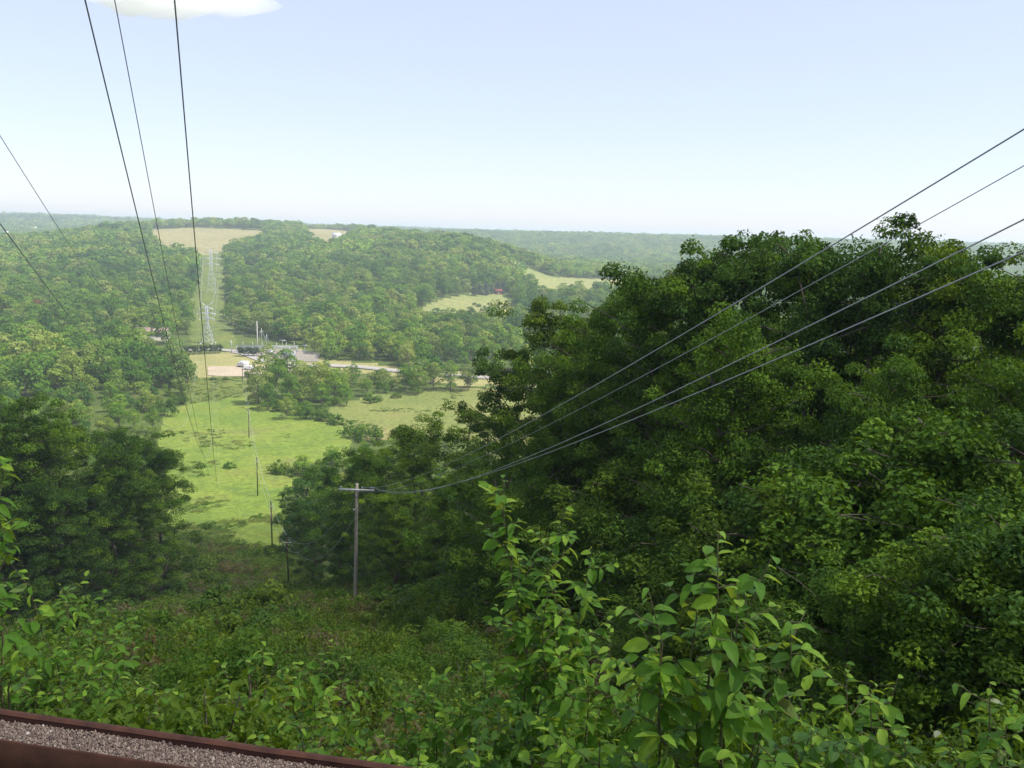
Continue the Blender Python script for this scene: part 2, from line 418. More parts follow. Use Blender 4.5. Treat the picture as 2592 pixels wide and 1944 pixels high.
class MB:
    def __init__(s): s.V = []; s.F3 = []; s.F4 = []; s.n = 0
    def add(s, V, F):
        V = np.asarray(V, float)
        for f in F:
            (s.F4 if len(f) == 4 else s.F3).append([i + s.n for i in f])
        s.V.append(V); s.n += len(V)
    def box(s, c, sz, rz=0, ax=None):
        x, y, z = np.array(sz) / 2
        V = np.array([[i, j, k] for i in (-x, x) for j in (-y, y) for k in (-z, z)])
        if rz:
            cs, sn = math.cos(rz), math.sin(rz); V = V @ np.array([[cs, sn, 0], [-sn, cs, 0], [0, 0, 1]])
        s.add(V + np.array(c), [(0, 1, 3, 2), (4, 6, 7, 5), (0, 4, 5, 1), (2, 3, 7, 6), (0, 2, 6, 4), (1, 5, 7, 3)])
        return s
    def tube(s, P, rad, n=6, cap=True):
        P = np.asarray(P, float); m = len(P)
        rad = np.full(m, rad) if np.isscalar(rad) else np.asarray(rad, float)
        T = np.gradient(P, axis=0); T /= np.linalg.norm(T, axis=1)[:, None] + 1e-12
        ref = np.array([0, 0, 1.0]) if abs(T[0][2]) < .9 else np.array([1.0, 0, 0])
        A = np.cross(T, ref); A /= np.linalg.norm(A, axis=1)[:, None] + 1e-12
        B = np.cross(T, A)
        th = np.arange(n) * 2 * PI / n
        V = (P[:, None] + rad[:, None, None] * (A[:, None] * np.cos(th)[None, :, None] + B[:, None] * np.sin(th)[None, :, None])).reshape(-1, 3)
        F = [(i * n + j, i * n + (j + 1) % n, (i + 1) * n + (j + 1) % n, (i + 1) * n + j) for i in range(m - 1) for j in range(n)]
        if cap:
            V = np.vstack([V, P[0], P[-1]]); a = m * n
            F += [(a, (j + 1) % n, j) for j in range(n)] + [(a + 1, (m - 1) * n + j, (m - 1) * n + (j + 1) % n) for j in range(n)]
        s.add(V, F); return s
    def bar(s, a, b, r, n=4): return s.tube([a, b], r, n)
    def mesh(s, name, mat, smooth=False):
        V = np.vstack(s.V); Fs = []
        if s.F4: Fs.append(np.array(s.F4))
        if s.F3: Fs.append(np.array(s.F3))
        return mesh_np(name, V, Fs, mat, smooth=smooth)
    def build(s, name, mat, parent=None, loc=(0, 0, 0), smooth=False):
        return obj(name, s.mesh(name, mat, smooth), parent, loc)

def unit(v): return v / (np.linalg.norm(v, axis=-1, keepdims=True) + 1e-9)

def leaf_geo(C, Nn, L, W, tint, rg, droop=.25, lobed=False):
    """diamond leaves folded at the midrib"""
    n = len(C)
    a = unit(rg.normal(size=(n, 3))); D = unit(a - (a * Nn).sum(1, keepdims=True) * Nn)
    D = unit(D + np.array([0, 0, -droop]))
    S = unit(np.cross(Nn, D)); Nn = np.cross(D, S)
    L = L[:, None] / 2; W = W[:, None] / 2
    V = np.empty((n, 4, 3))
    V[:, 0] = C - D * L; V[:, 1] = C + S * W + Nn * W * .45 - D * L * .1
    V[:, 2] = C + D * L - Nn * L * .25; V[:, 3] = C - S * W + Nn * W * .45 - D * L * .1
    i = np.arange(n)[:, None] * 4
    F = np.concatenate([i + [0, 2, 1], i + [0, 3, 2]])
    return V.reshape(-1, 3), F, np.repeat(tint, 4)

def clump_leaves(cl, n_per, size, rg, flat=.6, up_bias=.9, asp=.62):
    """cl: (k,4) clump centres and radii. Leaves fill flattened sprays, facing mostly up and out"""
    k = len(cl); C = []; Nn = []; T = []
    cnt = rg.poisson(n_per, k) + 3
    idx = np.repeat(np.arange(k), cnt); n = len(idx)
    d = unit(rg.normal(size=(n, 3))); r = rg.uniform(0.25, 1, n) ** .5
    r = np.where(rg.random(n) < .12, r * rg.uniform(1, 1.5, n), r)
    off = d * r[:, None] * cl[idx, 3:4]; off[:, 2] *= flat
    off[:, 2] -= .25 * (off[:, 0] ** 2 + off[:, 1] ** 2) / (cl[idx, 3] + .01)
    P = cl[idx, :3] + off
    Nn = unit(d * .8 + np.array([0, 0, up_bias]) + rg.normal(size=(n, 3)) * .45)
    ct = rg.normal(.45, .17, k)
    tint = np.clip(ct[idx] + rg.normal(0, .13, n), 0, 1)
    Ls = size * rg.uniform(.65, 1.3, n)
    return leaf_geo(P, Nn, Ls, Ls * asp, tint, rg)

def curve3(a, b, sag, n, rg, wob=.03):
    a = np.array(a, float); b = np.array(b, float); t = np.linspace(0, 1, n)[:, None]
    L = np.linalg.norm(b - a)
    P = a + (b - a) * t; P[:, 2:] += -sag * L * 4 * t * (1 - t)
    P[1:-1] += rg.normal(0, wob * L, (n - 2, 3))
    return P

def make_tree(seed, Ht, Rc, cbase, nlimb, cl_r, n_per, leaf, shape='round', flat=.6, asp=.62, mat='maple', leaders=1, tr=None, fill=1.0, detail=8):
    """returns (trunk mesh, crown mesh): tapered trunk, rising limbs, sprays of leaves along every limb"""
    rg = np.random.default_rng(seed)
    tr = tr or Ht * .013 + .06
    mb = MB(); cl = []
    nt_ = 7
    tops = []
    fork = Ht * rg.uniform(.38, .55) if leaders > 1 else None
    lean = rg.normal(0, .03, 2)
    trunk = np.array([[lean[0] * h + rg.normal(0, .012 * Ht) * (h > 0), lean[1] * h + rg.normal(0, .012 * Ht) * (h > 0), h] for h in np.linspace(-1.0, (fork or Ht * .93), nt_)])
    trunk[0, :2] = 0; trunk[1, :2] *= .3
    r_end = tr * .6 if leaders > 1 else tr * .12
    mb.tube(trunk, np.linspace(tr * 1.15, r_end, nt_), detail)
    axes = []
    if leaders > 1:
        a0 = rg.uniform(0, 6.28)
        for k in range(leaders):
            a = a0 + k * 2 * PI / leaders + rg.normal(0, .2)
            top = trunk[-1] + np.array([math.cos(a), math.sin(a), 0]) * Rc * rg.uniform(.3, .6)
            top[2] = Ht * rg.uniform(.82, .97)
            P = curve3(trunk[-1], top, .05, 6, rg, .02)
            mb.tube(P, np.linspace(r_end * .85, tr * .1, 6), detail - 2)
            axes.append(P)
    full = [trunk] + axes
    for q in range(nlimb):
        f = (q + rg.random()) / nlimb
        h = cbase * Ht + (Ht * .97 - cbase * Ht) * f
        if shape == 'round': rr = Rc * math.sqrt(max(.05, 1 - (abs(f - .42) / .62) ** 2.2))
        elif shape == 'cone': rr = Rc * (1 - f) + .2
        elif shape == 'up': rr = Rc * (0.55 + .55 * math.sin(PI * min(1, f * .9 + .05))) * (1 - .55 * f ** 2)
        else: rr = Rc * (1 - .25 * f)
        rr *= rg.uniform(.75, 1.12)
        ax = full[0]
        if axes and h > fork: ax = axes[rg.integers(len(axes))]
        zz = ax[:, 2]; rise = rr * rg.uniform(.35, .75) * (1 - .3 * f)
        if shape == 'cone': rise = -rr * .15
        h0 = max(min(h - rise * .7, zz[-1]), ax[1, 2] if ax is trunk else zz[0])
        o = np.array([np.interp(h0, zz, ax[:, 0]), np.interp(h0, zz, ax[:, 1]), h0])
        a = q * 2.39996 + rg.normal(0, .35)
        e = o + np.array([math.cos(a) * rr, math.sin(a) * rr, 0]); e[2] = h0 + rise
        P = curve3(o, e, -.04, 5, rg, .02)
        mb.tube(P, np.linspace(tr * .3 * (1 - .6 * f), .012 + tr * .04, 5), 5, False)
        ll = np.linalg.norm(e - o); m = max(2, int(ll / (cl_r * 1.15) * fill))
        for t in np.linspace(.3, 1, m):
            p = np.array([np.interp(t, np.linspace(0, 1, 5), P[:, k]) for k in range(3)])
            sd = rg.normal(0, cl_r * .55 * (1 + t), 3); sd[2] *= .5
            cl.append((*(p + sd), cl_r * rg.uniform(.6, 1.2)))
            if rg.random() < .75 * fill:
                s2 = rg.normal(0, cl_r * 1.3, 3); s2[2] = s2[2] * .4 - cl_r * .3
                cl.append((*(p + s2), cl_r * rg.uniform(.5, .95)))
                if cl_r > .6 or detail > 6: mb.tube([p, p + s2 * .5, p + s2 * .8], [.012, .009, .004], 3, False)
    for ax in (axes or [trunk]):
        for j in range(3):
            cl.append((*(ax[-1] + rg.normal(0, cl_r * .45, 3) + [0, 0, (j - 1.5) * cl_r * .4]), cl_r * (1.0 - .15 * j)))
        for w_ in np.linspace(.4, .97, 10):
            if ax is trunk and w_ < .62: continue
            p = np.array([np.interp(w_, np.linspace(0, 1, len(ax)), ax[:, k]) for k in range(3)])
            cl.append((*(p + rg.normal(0, cl_r * (1.15 - .75 * w_), 3)), cl_r * rg.uniform(.75, 1.05)))
    cl = np.array(cl)
    V, F, T = clump_leaves(cl, n_per, leaf, rg, flat, asp=asp)
    return mb.mesh("trunk", M['bark'], True), mesh_np("crown", V, F, M[mat], T)

def make_bush(seed, r, h, ncl, n_per, leaf, mat='bush', flat=.7, asp=.6, stems=5):
    rg = np.random.default_rng(seed); cl = []; mb = MB()
    for i in range(ncl):
        a = rg.uniform(0, 6.28); q = math.sqrt(rg.random()) * r
        zz = h * (1 - .6 * (q / r) ** 2) * rg.uniform(.35, .95)
        cl.append((math.cos(a) * q, math.sin(a) * q, zz, r * rg.uniform(.18, .34)))
        if i < stems: mb.tube(curve3((math.cos(a) * .1 * r, math.sin(a) * .1 * r, -.3), cl[-1][:3], .0, 4, rg), np.linspace(.02 * h + .004, .004, 4), 4, False)
    V, F, T = clump_leaves(np.array(cl), n_per, leaf, rg, flat, asp=asp)
    return mb.mesh("stem", M['bark'], True), mesh_np("foliage", V, F, M[mat], T)

def make_lumpy(seed, Ht, Rc, nblob, br, n_leaf, leaf, mat='wood', low=.16, tall=1.0):
    """broadleaf tree seen from afar: trunk, limbs and overlapping leafy domes whose leaves face outwards"""
    rg = np.random.default_rng(seed); mb = MB(); B = []
    mb.tube(curve3((0, 0, -1), (rg.normal(0, .3), rg.normal(0, .3), Ht * .8), 0, 5, rg, .01), np.linspace(.28, .06, 5), 5, False)
    for i in range(nblob):
        f = i / nblob; a = i * 2.39996 + rg.normal(0, .4)
        h = low + (1 - low) * rg.beta(1.6, 1.5)
        pr = math.sqrt(max(0.04, 1 - ((h - .48) / .56) ** 2)); rr = (Rc - br * .55) * pr * rg.uniform(.55, 1.1)
        b = br * rg.uniform(.65, 1.2)
        c = (math.cos(a) * rr, math.sin(a) * rr, Ht * h - b * .35)
        B.append((*c, b)); mb.tube(curve3((0, 0, c[2] * .55), c, 0, 3, rg, .02), [.12, .08, .04], 4, False)
    B.append((0, 0, Ht - br * .8, br * .9)); B.append((rg.normal(0, .6), rg.normal(0, .6), Ht * .55, Rc * .62))
    B = np.array(B); k = len(B)
    w = B[:, 3] ** 2; cnt = (n_leaf * w / w.sum()).astype(int) + 3; idx = np.repeat(np.arange(k), cnt); n = len(idx)
    d = unit(rg.normal(size=(n, 3))); d[:, 2] = np.where(d[:, 2] < -.35, -d[:, 2], d[:, 2])
    lump = 1 + .16 * np.sin(d[:, 0] * 6 + idx) * np.sin(d[:, 1] * 6 + idx * 2) + .08 * rg.normal(size=n)
    P = B[idx, :3] + d * B[idx, 3:4] * lump[:, None] * np.array([1, 1, .85])
    # leaves buried deep inside another dome are left out
    q = np.linalg.norm((P[:, None] - B[None, :, :3]) / B[None, :, 3:4], axis=2); q[np.arange(n), idx] = 9
    kp = q.min(1) > .72; P, d, idx = P[kp], d[kp], idx[kp]; n = len(P)
    Nn = unit(d + rg.normal(size=(n, 3)) * .38 + [0, 0, .15])
    ct = rg.normal(.5, .16, k); T = np.clip(ct[idx] + rg.normal(0, .11, n), 0, 1)
    Ls = leaf * rg.uniform(.7, 1.35, n)
    V, F, T = leaf_geo(P, Nn, Ls, Ls * .75, T, rg)
    return mb.mesh("trunk", M['bark'], True), mesh_np("crown", V, F, M[mat], T)

# ------------------------------------------------------------------ zones (surveyed outlines, as seen from the road)
def inpoly(x, y, poly):
    c = np.zeros(np.shape(x), bool); n = len(poly)
    for i in range(n):
        x1, y1 = poly[i]; x2, y2 = poly[(i + 1) % n]
        if y1 == y2: continue
        k = (y1 > y) != (y2 > y)
        c ^= k & (x < (x2 - x1) * (y - y1) / (y2 - y1) + x1)
    return c

Z_BRUSH = [(-90, 768), (-90, 600), (0, 566), (110, 545), (150, 540), (160, 500), (165, 480), (292, 480), (296, 540), (300, 560), (350, 600), (420, 616), (490, 650), (520, 800), (-90, 800)]
Z_FIELD = [(158, 500), (165, 475), (158, 445), (162, 414), (186, 404), (240, 397), (262, 403), (282, 413), (320, 421), (345, 428), (352, 443), (346, 458), (310, 464), (298, 478), (286, 500), (290, 525), (284, 545), (250, 547), (200, 535), (168, 530)]
Z_STRIP = [(174, 414), (184, 390), (186, 376), (246, 378), (252, 392), (262, 403), (240, 397), (186, 404)]
Z_LOT = [(178, 362), (190, 354), (232, 351), (300, 349), (300, 368), (262, 378), (200, 378), (186, 378)]
Z_MEAD = [(330, 407), (372, 396), (440, 387), (520, 389), (600, 395), (600, 450), (500, 445), (420, 434), (390, 440), (362, 440), (344, 428), (322, 421)]
Z_ROAD = [(290, 357), (360, 362), (405, 368), (480, 373), (620, 383), (620, 391), (500, 386), (440, 384), (400, 378), (355, 374), (290, 370)]
Z_SMALL = [(404, 322), (425, 306), (442, 299), (470, 294), (500, 294), (520, 308), (508, 326), (450, 326)]
Z_RIGHT = [(509, 258), (521, 263), (535, 271), (556, 277), (600, 279), (700, 282), (700, 297), (600, 295), (545, 300), (535, 292), (526, 280), (516, 272)]
Z_HAY1 = [(147, 229.5), (200, 227.6), (236, 229), (263, 231), (266, 240), (238, 247), (224, 252), (196, 256), (160, 256), (150, 242)]
Z_HAY2 = [(302, 226.6), (330, 227.5), (348, 230), (358, 234), (345, 243), (330, 250), (312, 247), (305, 237)]
Z_CUT = [(196, 246), (226, 246), (226, 275), (228, 300), (232, 330), (240, 349), (190, 352), (188, 330), (184, 308), (196, 290)]
Z_LOWTREES = [(262, 378), (345, 372), (412, 379), (425, 392), (375, 398), (335, 408), (300, 412), (262, 404)]

def zone(x, y, z=None):
    """0 wood, 1 brush slope, 2 bright field, 3 strip, 4 lot, 5 meadow, 6 road verge, 7 small hay field, 8 right pasture, 9/10 hill-top hay, 11 cut line, 12 low trees"""
    z = H(x, y) if z is None else z
    d = np.hypot(x, y); px, py = proj(np.stack([x, y, z], -1))
    px = np.nan_to_num(px, nan=-9999); py = np.nan_to_num(py, nan=-9999)
    o = np.zeros(np.shape(x), int)
    w = (vnoise(x / (d * .012 + .5), y / (d * .012 + .5), 9) - .5) * 5 * (d < 700)
    px = px + w; py = py + w * .3
    for k, poly, lo, hi in ((12, Z_LOWTREES, 250, 600), (1, Z_BRUSH, 0, 230), (11, Z_CUT, 540, 1500), (3, Z_STRIP, 250, 560), (4, Z_LOT, 400, 640), (5, Z_MEAD, 250, 560),
                            (6, Z_ROAD, 400, 620), (7, Z_SMALL, 650, 1100), (8, Z_RIGHT, 850, 1500), (9, Z_HAY1, 1200, 2100), (10, Z_HAY2, 1200, 2100), (2, Z_FIELD, 170, 480)):
        o = np.where(inpoly(px, py, poly) & (d > lo) & (d < hi), k, o)
    s = x * CH_N[0] + y * CH_N[1] - CH_OFF
    o = np.where((s < 9), 1, o)
    return o

# ------------------------------------------------------------------ terrain mesh
def build_terrain():
    az = np.concatenate([np.radians(np.arange(-34.5, 34.5, .11)), np.radians(np.linspace(34.5, 325.5, 120))[:-1]])
    az = np.sort(((az + PI) % (2 * PI)) - PI)
    r = np.concatenate([[.25], np.exp(np.linspace(math.log(.6), math.log(9000), 540))])
    A, Rr = np.meshgrid(az, r)
    X = Rr * np.sin(A); Y = Rr * np.cos(A); Z = H(X, Y)
    V = np.stack([X, Y, Z], -1).reshape(-1, 3)
    na = len(az); nr = len(r)
    i = np.arange(nr - 1)[:, None] * na; j = np.arange(na)[None, :]; jn = (j + 1) % na
    F = np.stack([i + j, i + jn, i + na + jn, i + na + j], -1).reshape(-1, 4)[:, ::-1]
    c = V[F].mean(1); zn = zone(c[:, 0], c[:, 1], c[:, 2])
    groups = {'terrain': ([0, 1, 12], 'floor'), 'grass_field': ([2], 'grass'), 'cleared_strip': ([3, 11], 'strip'), 'dry_lawn': ([4, 6], 'lot'),
              'meadow': ([5], 'meadow'), 'pasture': ([8, 7], 'hayg'), 'hay_field': ([9, 10], 'hay')}
    for nm, (ks, mt) in groups.items():
        f = F[np.isin(zn, ks)]
        u, inv = np.unique(f, return_inverse=True)
        Vv = V[u]; ff = inv.reshape(-1, 4)
        if nm == 'terrain':
            ci = len(Vv); Vv = np.vstack([Vv, [0, 0, hz(0, 0)]])
            loc = {g: k for k, g in enumerate(u[:na])}
            tri = [(ci, loc[(q + 1) % na], loc[q]) for q in range(na) if q in loc and (q + 1) % na in loc]
            me = mesh_np(nm, Vv, [ff, np.array(tri)], M[mt], smooth=True)
        else:
            me = mesh_np(nm, Vv, ff, M[mt], smooth=True)
        tag(obj(nm, me), kind='structure')
build_terrain()

def drape(name, poly_px, mat, lift=.12, step=3.0, wpoly=None):
    """flat sheet laid over the ground inside a surveyed outline"""
    W = np.array([hit(*p)[:2] for p in poly_px]) if wpoly is None else np.array(wpoly)
    import bmesh
    bm = bmesh.new()
    n = len(W); pts = []
    for k in range(n):
        a, b = W[k], W[(k + 1) % n]; m = max(1, int(np.linalg.norm(b - a) / step))
        pts += [a + (b - a) * t / m for t in range(m)]
    f = bm.faces.new([bm.verts.new((p[0], p[1], 0)) for p in pts])
    lo, hi = W.min(0), W.max(0)
    for ax in (0, 1):
        for v in np.arange(lo[ax] + step, hi[ax], step):
            co = [0, 0, 0]; no = [0, 0, 0]; co[ax] = v; no[ax] = 1
            bmesh.ops.bisect_plane(bm, geom=bm.verts[:] + bm.edges[:] + bm.faces[:], plane_co=co, plane_no=no)
    for v in bm.verts: v.co.z = hz(v.co.x, v.co.y) + lift
    if f.normal.z < 0: bmesh.ops.reverse_faces(bm, faces=bm.faces[:])
    me = bpy.data.meshes.new(name); bm.to_mesh(me); bm.free(); me.materials.append(mat)
    return obj(name, me)

def ribbon(name, P, width, mat, lift):
    P = np.array(P)[:, :2]
    t = np.linspace(0, len(P) - 1, len(P) * 24); P = np.stack([np.interp(t, np.arange(len(P)), P[:, k]) for k in (0, 1)], -1)
    for _ in range(14): P[1:-1] = (P[:-2] + P[1:-1] * 2 + P[2:]) / 4
    T = unit(np.gradient(P, axis=0)); S = np.stack([T[:, 1], -T[:, 0]], -1)
    rows = []
    for o in (-.5, -.17, .17, .5):
        Q = P + S * width * o; rows.append(np.c_[Q, H(Q[:, 0], Q[:, 1]) + lift])
    V = np.stack(rows, 1).reshape(-1, 3); m = len(P)
    F = [(i * 4 + j, i * 4 + j + 1, i * 4 + j + 5, i * 4 + j + 4) for i in range(m - 1) for j in range(3)]
    F = np.array(F)[:, ::-1]
    return obj(name, mesh_np(name, V, F, mat, smooth=True)), P, S

tag(drape('gravel_yard', [(207.5, 367), (262, 366), (300, 366), (300, 372), (262, 375), (247, 376.5), (225, 377), (208, 375.5)], M['gravelyard'], .25), kind='structure')
tag(drape('substation_pad', [(226, 349.5), (300, 350), (320, 354), (318, 362), (282, 362), (262, 357), (232, 353.5)], M['pad'], .25), kind='structure')
rd, RP, RS = ribbon('road', [hit(300, 366), hit(330, 366), hit(361, 367.5), hit(380, 369.5), hit(403, 372), hit(440, 375.5), hit(481, 377.8), hit(510, 379), hit(540, 381), hit(620, 386), hit(700, 392)], 8.5, M['road'], .45)
tag(rd, kind='structure')
rd2, _, _ = ribbon('access_lane', [hit(176, 350), hit(196, 350.5), hit(215, 349.5), hit(238, 352), hit(262, 361), hit(300, 366)], 5.5, M['road'], .35)
tag(rd2, kind='structure')
rd3, _, _ = ribbon('dirt_track', [hit(452, 388), hit(480, 389.5), hit(500, 391.5), hit(530, 396), hit(580, 400)], 3.5, M['lot'], .12)
tag(rd3, kind='structure')

# ------------------------------------------------------------------ clouds (volume lenses, high above the haze)
def cloud(name, c, rad, dens, label, rz=0):
    mb = MB(); rg = np.random.default_rng(3)
    nu, nv = 40, 20; V = []
    for i in range(nv + 1):
        p = PI * i / nv - PI / 2
        for j in range(nu):
            a = 2 * PI * j / nu
            d = np.array([math.cos(p) * math.cos(a), math.cos(p) * math.sin(a), math.sin(p)])
            k = 1 + .12 * math.sin(3 * a + 1.3) * math.cos(p) + .08 * math.sin(5 * a + 4 * p) + .05 * math.sin(11 * a + 3 * p)
            q = d * k * rad; q[2] *= (1 - .45 * d[0]) * (1 + .25 * math.sin(9 * d[0] + 4 * d[1])); q[2] -= rad[2] * .35 * max(0, d[0]); V.append(q)
    V = np.array(V); cs, sn = math.cos(rz), math.sin(rz)
    V = V @ np.array([[cs, sn, 0], [-sn, cs, 0], [0, 0, 1]])
    F = [(i * nu + j, i * nu + (j + 1) % nu, (i + 1) * nu + (j + 1) % nu, (i + 1) * nu + j) for i in range(nv) for j in range(nu)]
    m, nt, out = new_mat(name + "_vapour")
    v = N(nt, "ShaderNodeVolumePrincipled"); v.inputs['Color'].default_value = (1, 1, 1, 1); v.inputs['Density'].default_value = dens
    v.inputs['Anisotropy'].default_value = .3
    nt.links.new(v.outputs[0], out.inputs['Volume'])
    o = obj(name, mesh_np(name, V, np.array(F), m, smooth=True), None, c)
    return tag(o, label, 'cloud')
c1 = ray(172, -4) * 3600
cloud('cloud', c1, (330, 170, 62), .013, 'bright white lens-shaped cloud at the top edge of the sky, above the power lines')
SH_ALT = 900.0
sc_ = np.array([75.0, 36.0]) + np.array([SUNV.x, SUNV.y]) * SH_ALT / SUNV.z
cloud('cloud', (sc_[0], sc_[1], SH_ALT), (330, 150, 45), .0110, 'broad white cloud high overhead that shades the near slope', 0.0)

# ------------------------------------------------------------------ haze
def haze():
    mb = MB(); mb.box((0, 0, -34), (20000, 20000, 120))
    m, nt, out = new_mat("haze_air")
    v = N(nt, "ShaderNodeVolumePrincipled"); v.inputs['Color'].default_value = (.80, .90, 1, 1)
    v.inputs['Density'].default_value = .00021; v.inputs['Anisotropy'].default_value = .2
    nt.links.new(v.outputs[0], out.inputs['Volume'])
    tag(mb.build('haze', m), kind='stuff')
haze()

# ------------------------------------------------------------------ steel channel with gravel (bottom left)
def channel():
    L0, L1 = -3.2, 2.6                      # along CH_DIR from E0
    Wd = None
    n0 = ray(0, 742); n0 = n0 * (-1.45 / n0[2])
    Wd = float(E0[:2] @ CH_N - n0[:2] @ CH_N)
    th = .009; hgt = .11
    root = thing('steel_channel', 'rusty steel channel filled with gravel lying along the road edge', 'steel channel', (E0[0], E0[1], -1.45 - hgt), math.atan2(CH_DIR[1], CH_DIR[0]))
    sgn = 1 if (np.array([-CH_DIR[1], CH_DIR[0]]) @ CH_N) > 0 else -1
    a, b = L0, L1
    def slab(name, y0, y1, z0, z1, bev=.004):
        mb = MB(); n = 60; xs = np.linspace(a, b, n); V = []; ring = [(y0, z0 + bev), (y0 + bev, z0), (y1 - bev, z0), (y1, z0 + bev), (y1, z1 - bev), (y1 - bev, z1), (y0 + bev, z1), (y0, z1 - bev)]
        rg = np.random.default_rng(int(abs(y0) * 1000) + 3)
        for x in xs:
            w = rg.normal(0, .0004)
            V += [(x, sgn * (y + w), z + w) for y, z in ring]
        k = len(ring); F = [(i * k + j, i * k + (j + 1) % k, (i + 1) * k + (j + 1) % k, (i + 1) * k + j) for i in range(n - 1) for j in range(k)]
        mb.add(V, F); mb.build(name, M['rust'], root, smooth=False)
    slab('outer_flange', -th, 0, 0, hgt)
    slab('rolled_lip', -.014, .010, hgt, hgt + .012, .006)
    slab('web', -Wd + th, -th, 0, th)
    slab('inner_flange', -Wd, -Wd + th, 0, hgt + .006)
    slab('foot_plate', -Wd - .05, -Wd - .001, -.02, -.012, .003)
    # gravel bed: individual little stones
    fill_z = hgt - .022
    mb = MB(); mb.box(((a + b) / 2, sgn * (-Wd / 2), fill_z / 2 + .002), (b - a, Wd - 2.4 * th, fill_z - .012))
    mb.build('gravel_bed', simple_mat("fine_grit", (.13, .105, .095), (.28, .24, .22), 160, .95, 0, .004), root)
    rg = np.random.default_rng(5)
    t = (1 + 5 ** .5) / 2
    ico = unit(np.array([(-1, t, 0), (1, t, 0), (-1, -t, 0), (1, -t, 0), (0, -1, t), (0, 1, t), (0, -1, -t), (0, 1, -t), (t, 0, -1), (t, 0, 1), (-t, 0, -1), (-t, 0, 1)], float))
    icf = np.array([(0, 11, 5), (0, 5, 1), (0, 1, 7), (0, 7, 10), (0, 10, 11), (1, 5, 9), (5, 11, 4), (11, 10, 2), (10, 7, 6), (7, 1, 8), (3, 9, 4), (3, 4, 2), (3, 2, 6), (3, 6, 8), (3, 8, 9), (4, 9, 5), (2, 4, 11), (6, 2, 10), (8, 6, 7), (9, 8, 1)])
    ico = unit(np.array([(1, 0, 0), (-1, 0, 0), (0, 1, 0), (0, -1, 0), (0, 0, 1), (0, 0, -1)], float)); icf = np.array([(0, 2, 4), (2, 1, 4), (1, 3, 4), (3, 0, 4), (2, 0, 5), (1, 2, 5), (3, 1, 5), (0, 3, 5)])
    n = 42000
    xs = rg.uniform(-.5, 2.2, n); ys = -rg.uniform(th * 1.5, Wd - th * 1.5, n)
    s = rg.uniform(.0018, .0040, n) * np.where(rg.random(n) < .04, 2.0, 1)
    V = ico[None] * rg.uniform(.65, 1.2, (n, 6, 1)) * s[:, None, None] * rg.uniform(.6, 1.3, (n, 1, 3))
    zc = fill_z + .004 * vnoise(xs * 12, ys * 12) + .014 * vnoise(xs * 3, ys * 9, 2) + s * .4 + rg.uniform(-.003, .004, n)
    V = V + np.stack([xs, sgn * ys, zc], -1)[:, None]
    F = (icf[None] + (np.arange(n) * 6)[:, None, None]).reshape(-1, 3)
    m, nt, out = new_mat("pea_gravel")
    at_ = N(nt, "ShaderNodeAttribute"); at_.attribute_name = "tint"
    c = ramp(nt, at_.outputs['Fac'], [(0, (.07, .045, .036)), (.35, (.19, .13, .10)), (.6, (.27, .20, .15)), (.85, (.38, .30, .21)), (1, (.60, .54, .44))])
    bs = N(nt, "ShaderNodeBsdfPrincipled"); bs.inputs['Roughness'].default_value = .8; nt.links.new(c, bs.inputs['Base Color']); nt.links.new(bs.outputs[0], out.inputs[0])
    g = obj('gravel', mesh_np('gravel', V.reshape(-1, 3), F, m, np.repeat(np.clip(rg.normal(.5, .22, n), 0, 1), 6)), root)
    tag(g, kind='stuff')
channel()

# ------------------------------------------------------------------ prototypes of plants
def proto_pair(args): return make_tree(**args)
NEAR = [make_tree(100 + i, 24, 4.7 + (i % 3) * .5, .14, 42, 1.05, 250, .20, ['up', 'round'][i % 2], .5, mat='maple', leaders=[2, 3, 3, 2, 1, 3][i], tr=.28, fill=.62) for i in range(6)]
ASH = [make_tree(140 + i, 17, 5.0, .10, 36, .95, 230, .22, 'round', .45, asp=.32, mat='ash', leaders=2, tr=.22, fill=.65) for i in range(2)]
YOUNG = [make_tree(160 + i, 9, 3.2, .04, 34, .68, 150, .16, 'round', .55, asp=[.62, .36, .62][i], mat=['maple', 'ash', 'maple'][i], leaders=1 + i % 2, tr=.1) for i in range(3)]
MIDN = [make_lumpy(200 + i, 14, [4.8, 4.2, 5.4, 4.5, 5.0][i], [20, 16, 22, 14, 20][i], [1.7, 1.9, 1.6, 2.0, 1.5][i], 4200, .40, low=[.1, .2, .12, .16, .05][i]) for i in range(5)]
MIDF = [make_lumpy(220 + i, 14, [5.6, 5.0, 6.2, 4.6, 5.5][i], [12, 10, 14, 9, 11][i], [2.3, 2.5, 2.1, 2.4, 2.6][i], 900, .95, low=.15) for i in range(5)]
FAR = [make_lumpy(240 + i, 13, 6.6, [6, 7, 5, 8][i], [3.4, 3.0, 3.6, 2.9][i], 220, 2.1, low=.3) for i in range(4)]
SPR = make_tree(260, 11, 2.6, .04, 30, .8, 22, .7, 'cone', .5, mat='spruce', detail=5)
RED = make_tree(261, 12, 3.6, .12, 20, 1.2, 30, .7, 'up', .7, mat='redleaf', detail=5)
BUSH = [make_bush(300 + i, 1.0, 1.1 + .2 * i, 30, 90, .078, 'bush', asp=[.6, .45, .7, .5][i]) for i in range(4)]
BUSHN = [make_bush(310 + i, 1.0, 1.2, 34, 170, .055, 'bush', asp=[.55, .42][i % 2]) for i in range(3)]
BUSHM = [make_bush(320 + i, 1.0, 1.1 + .15 * i, 26, 30, .17, 'bush') for i in range(3)]

def tree_things(pair, name, label, cat, loc, rz, sc, group):
    t = thing(name, label, cat, loc, rz, group, sc)
    obj('trunk' if 'tree' in name else 'stem', pair[0], t); obj('crown' if 'tree' in name else 'foliage', pair[1], t)
    return t

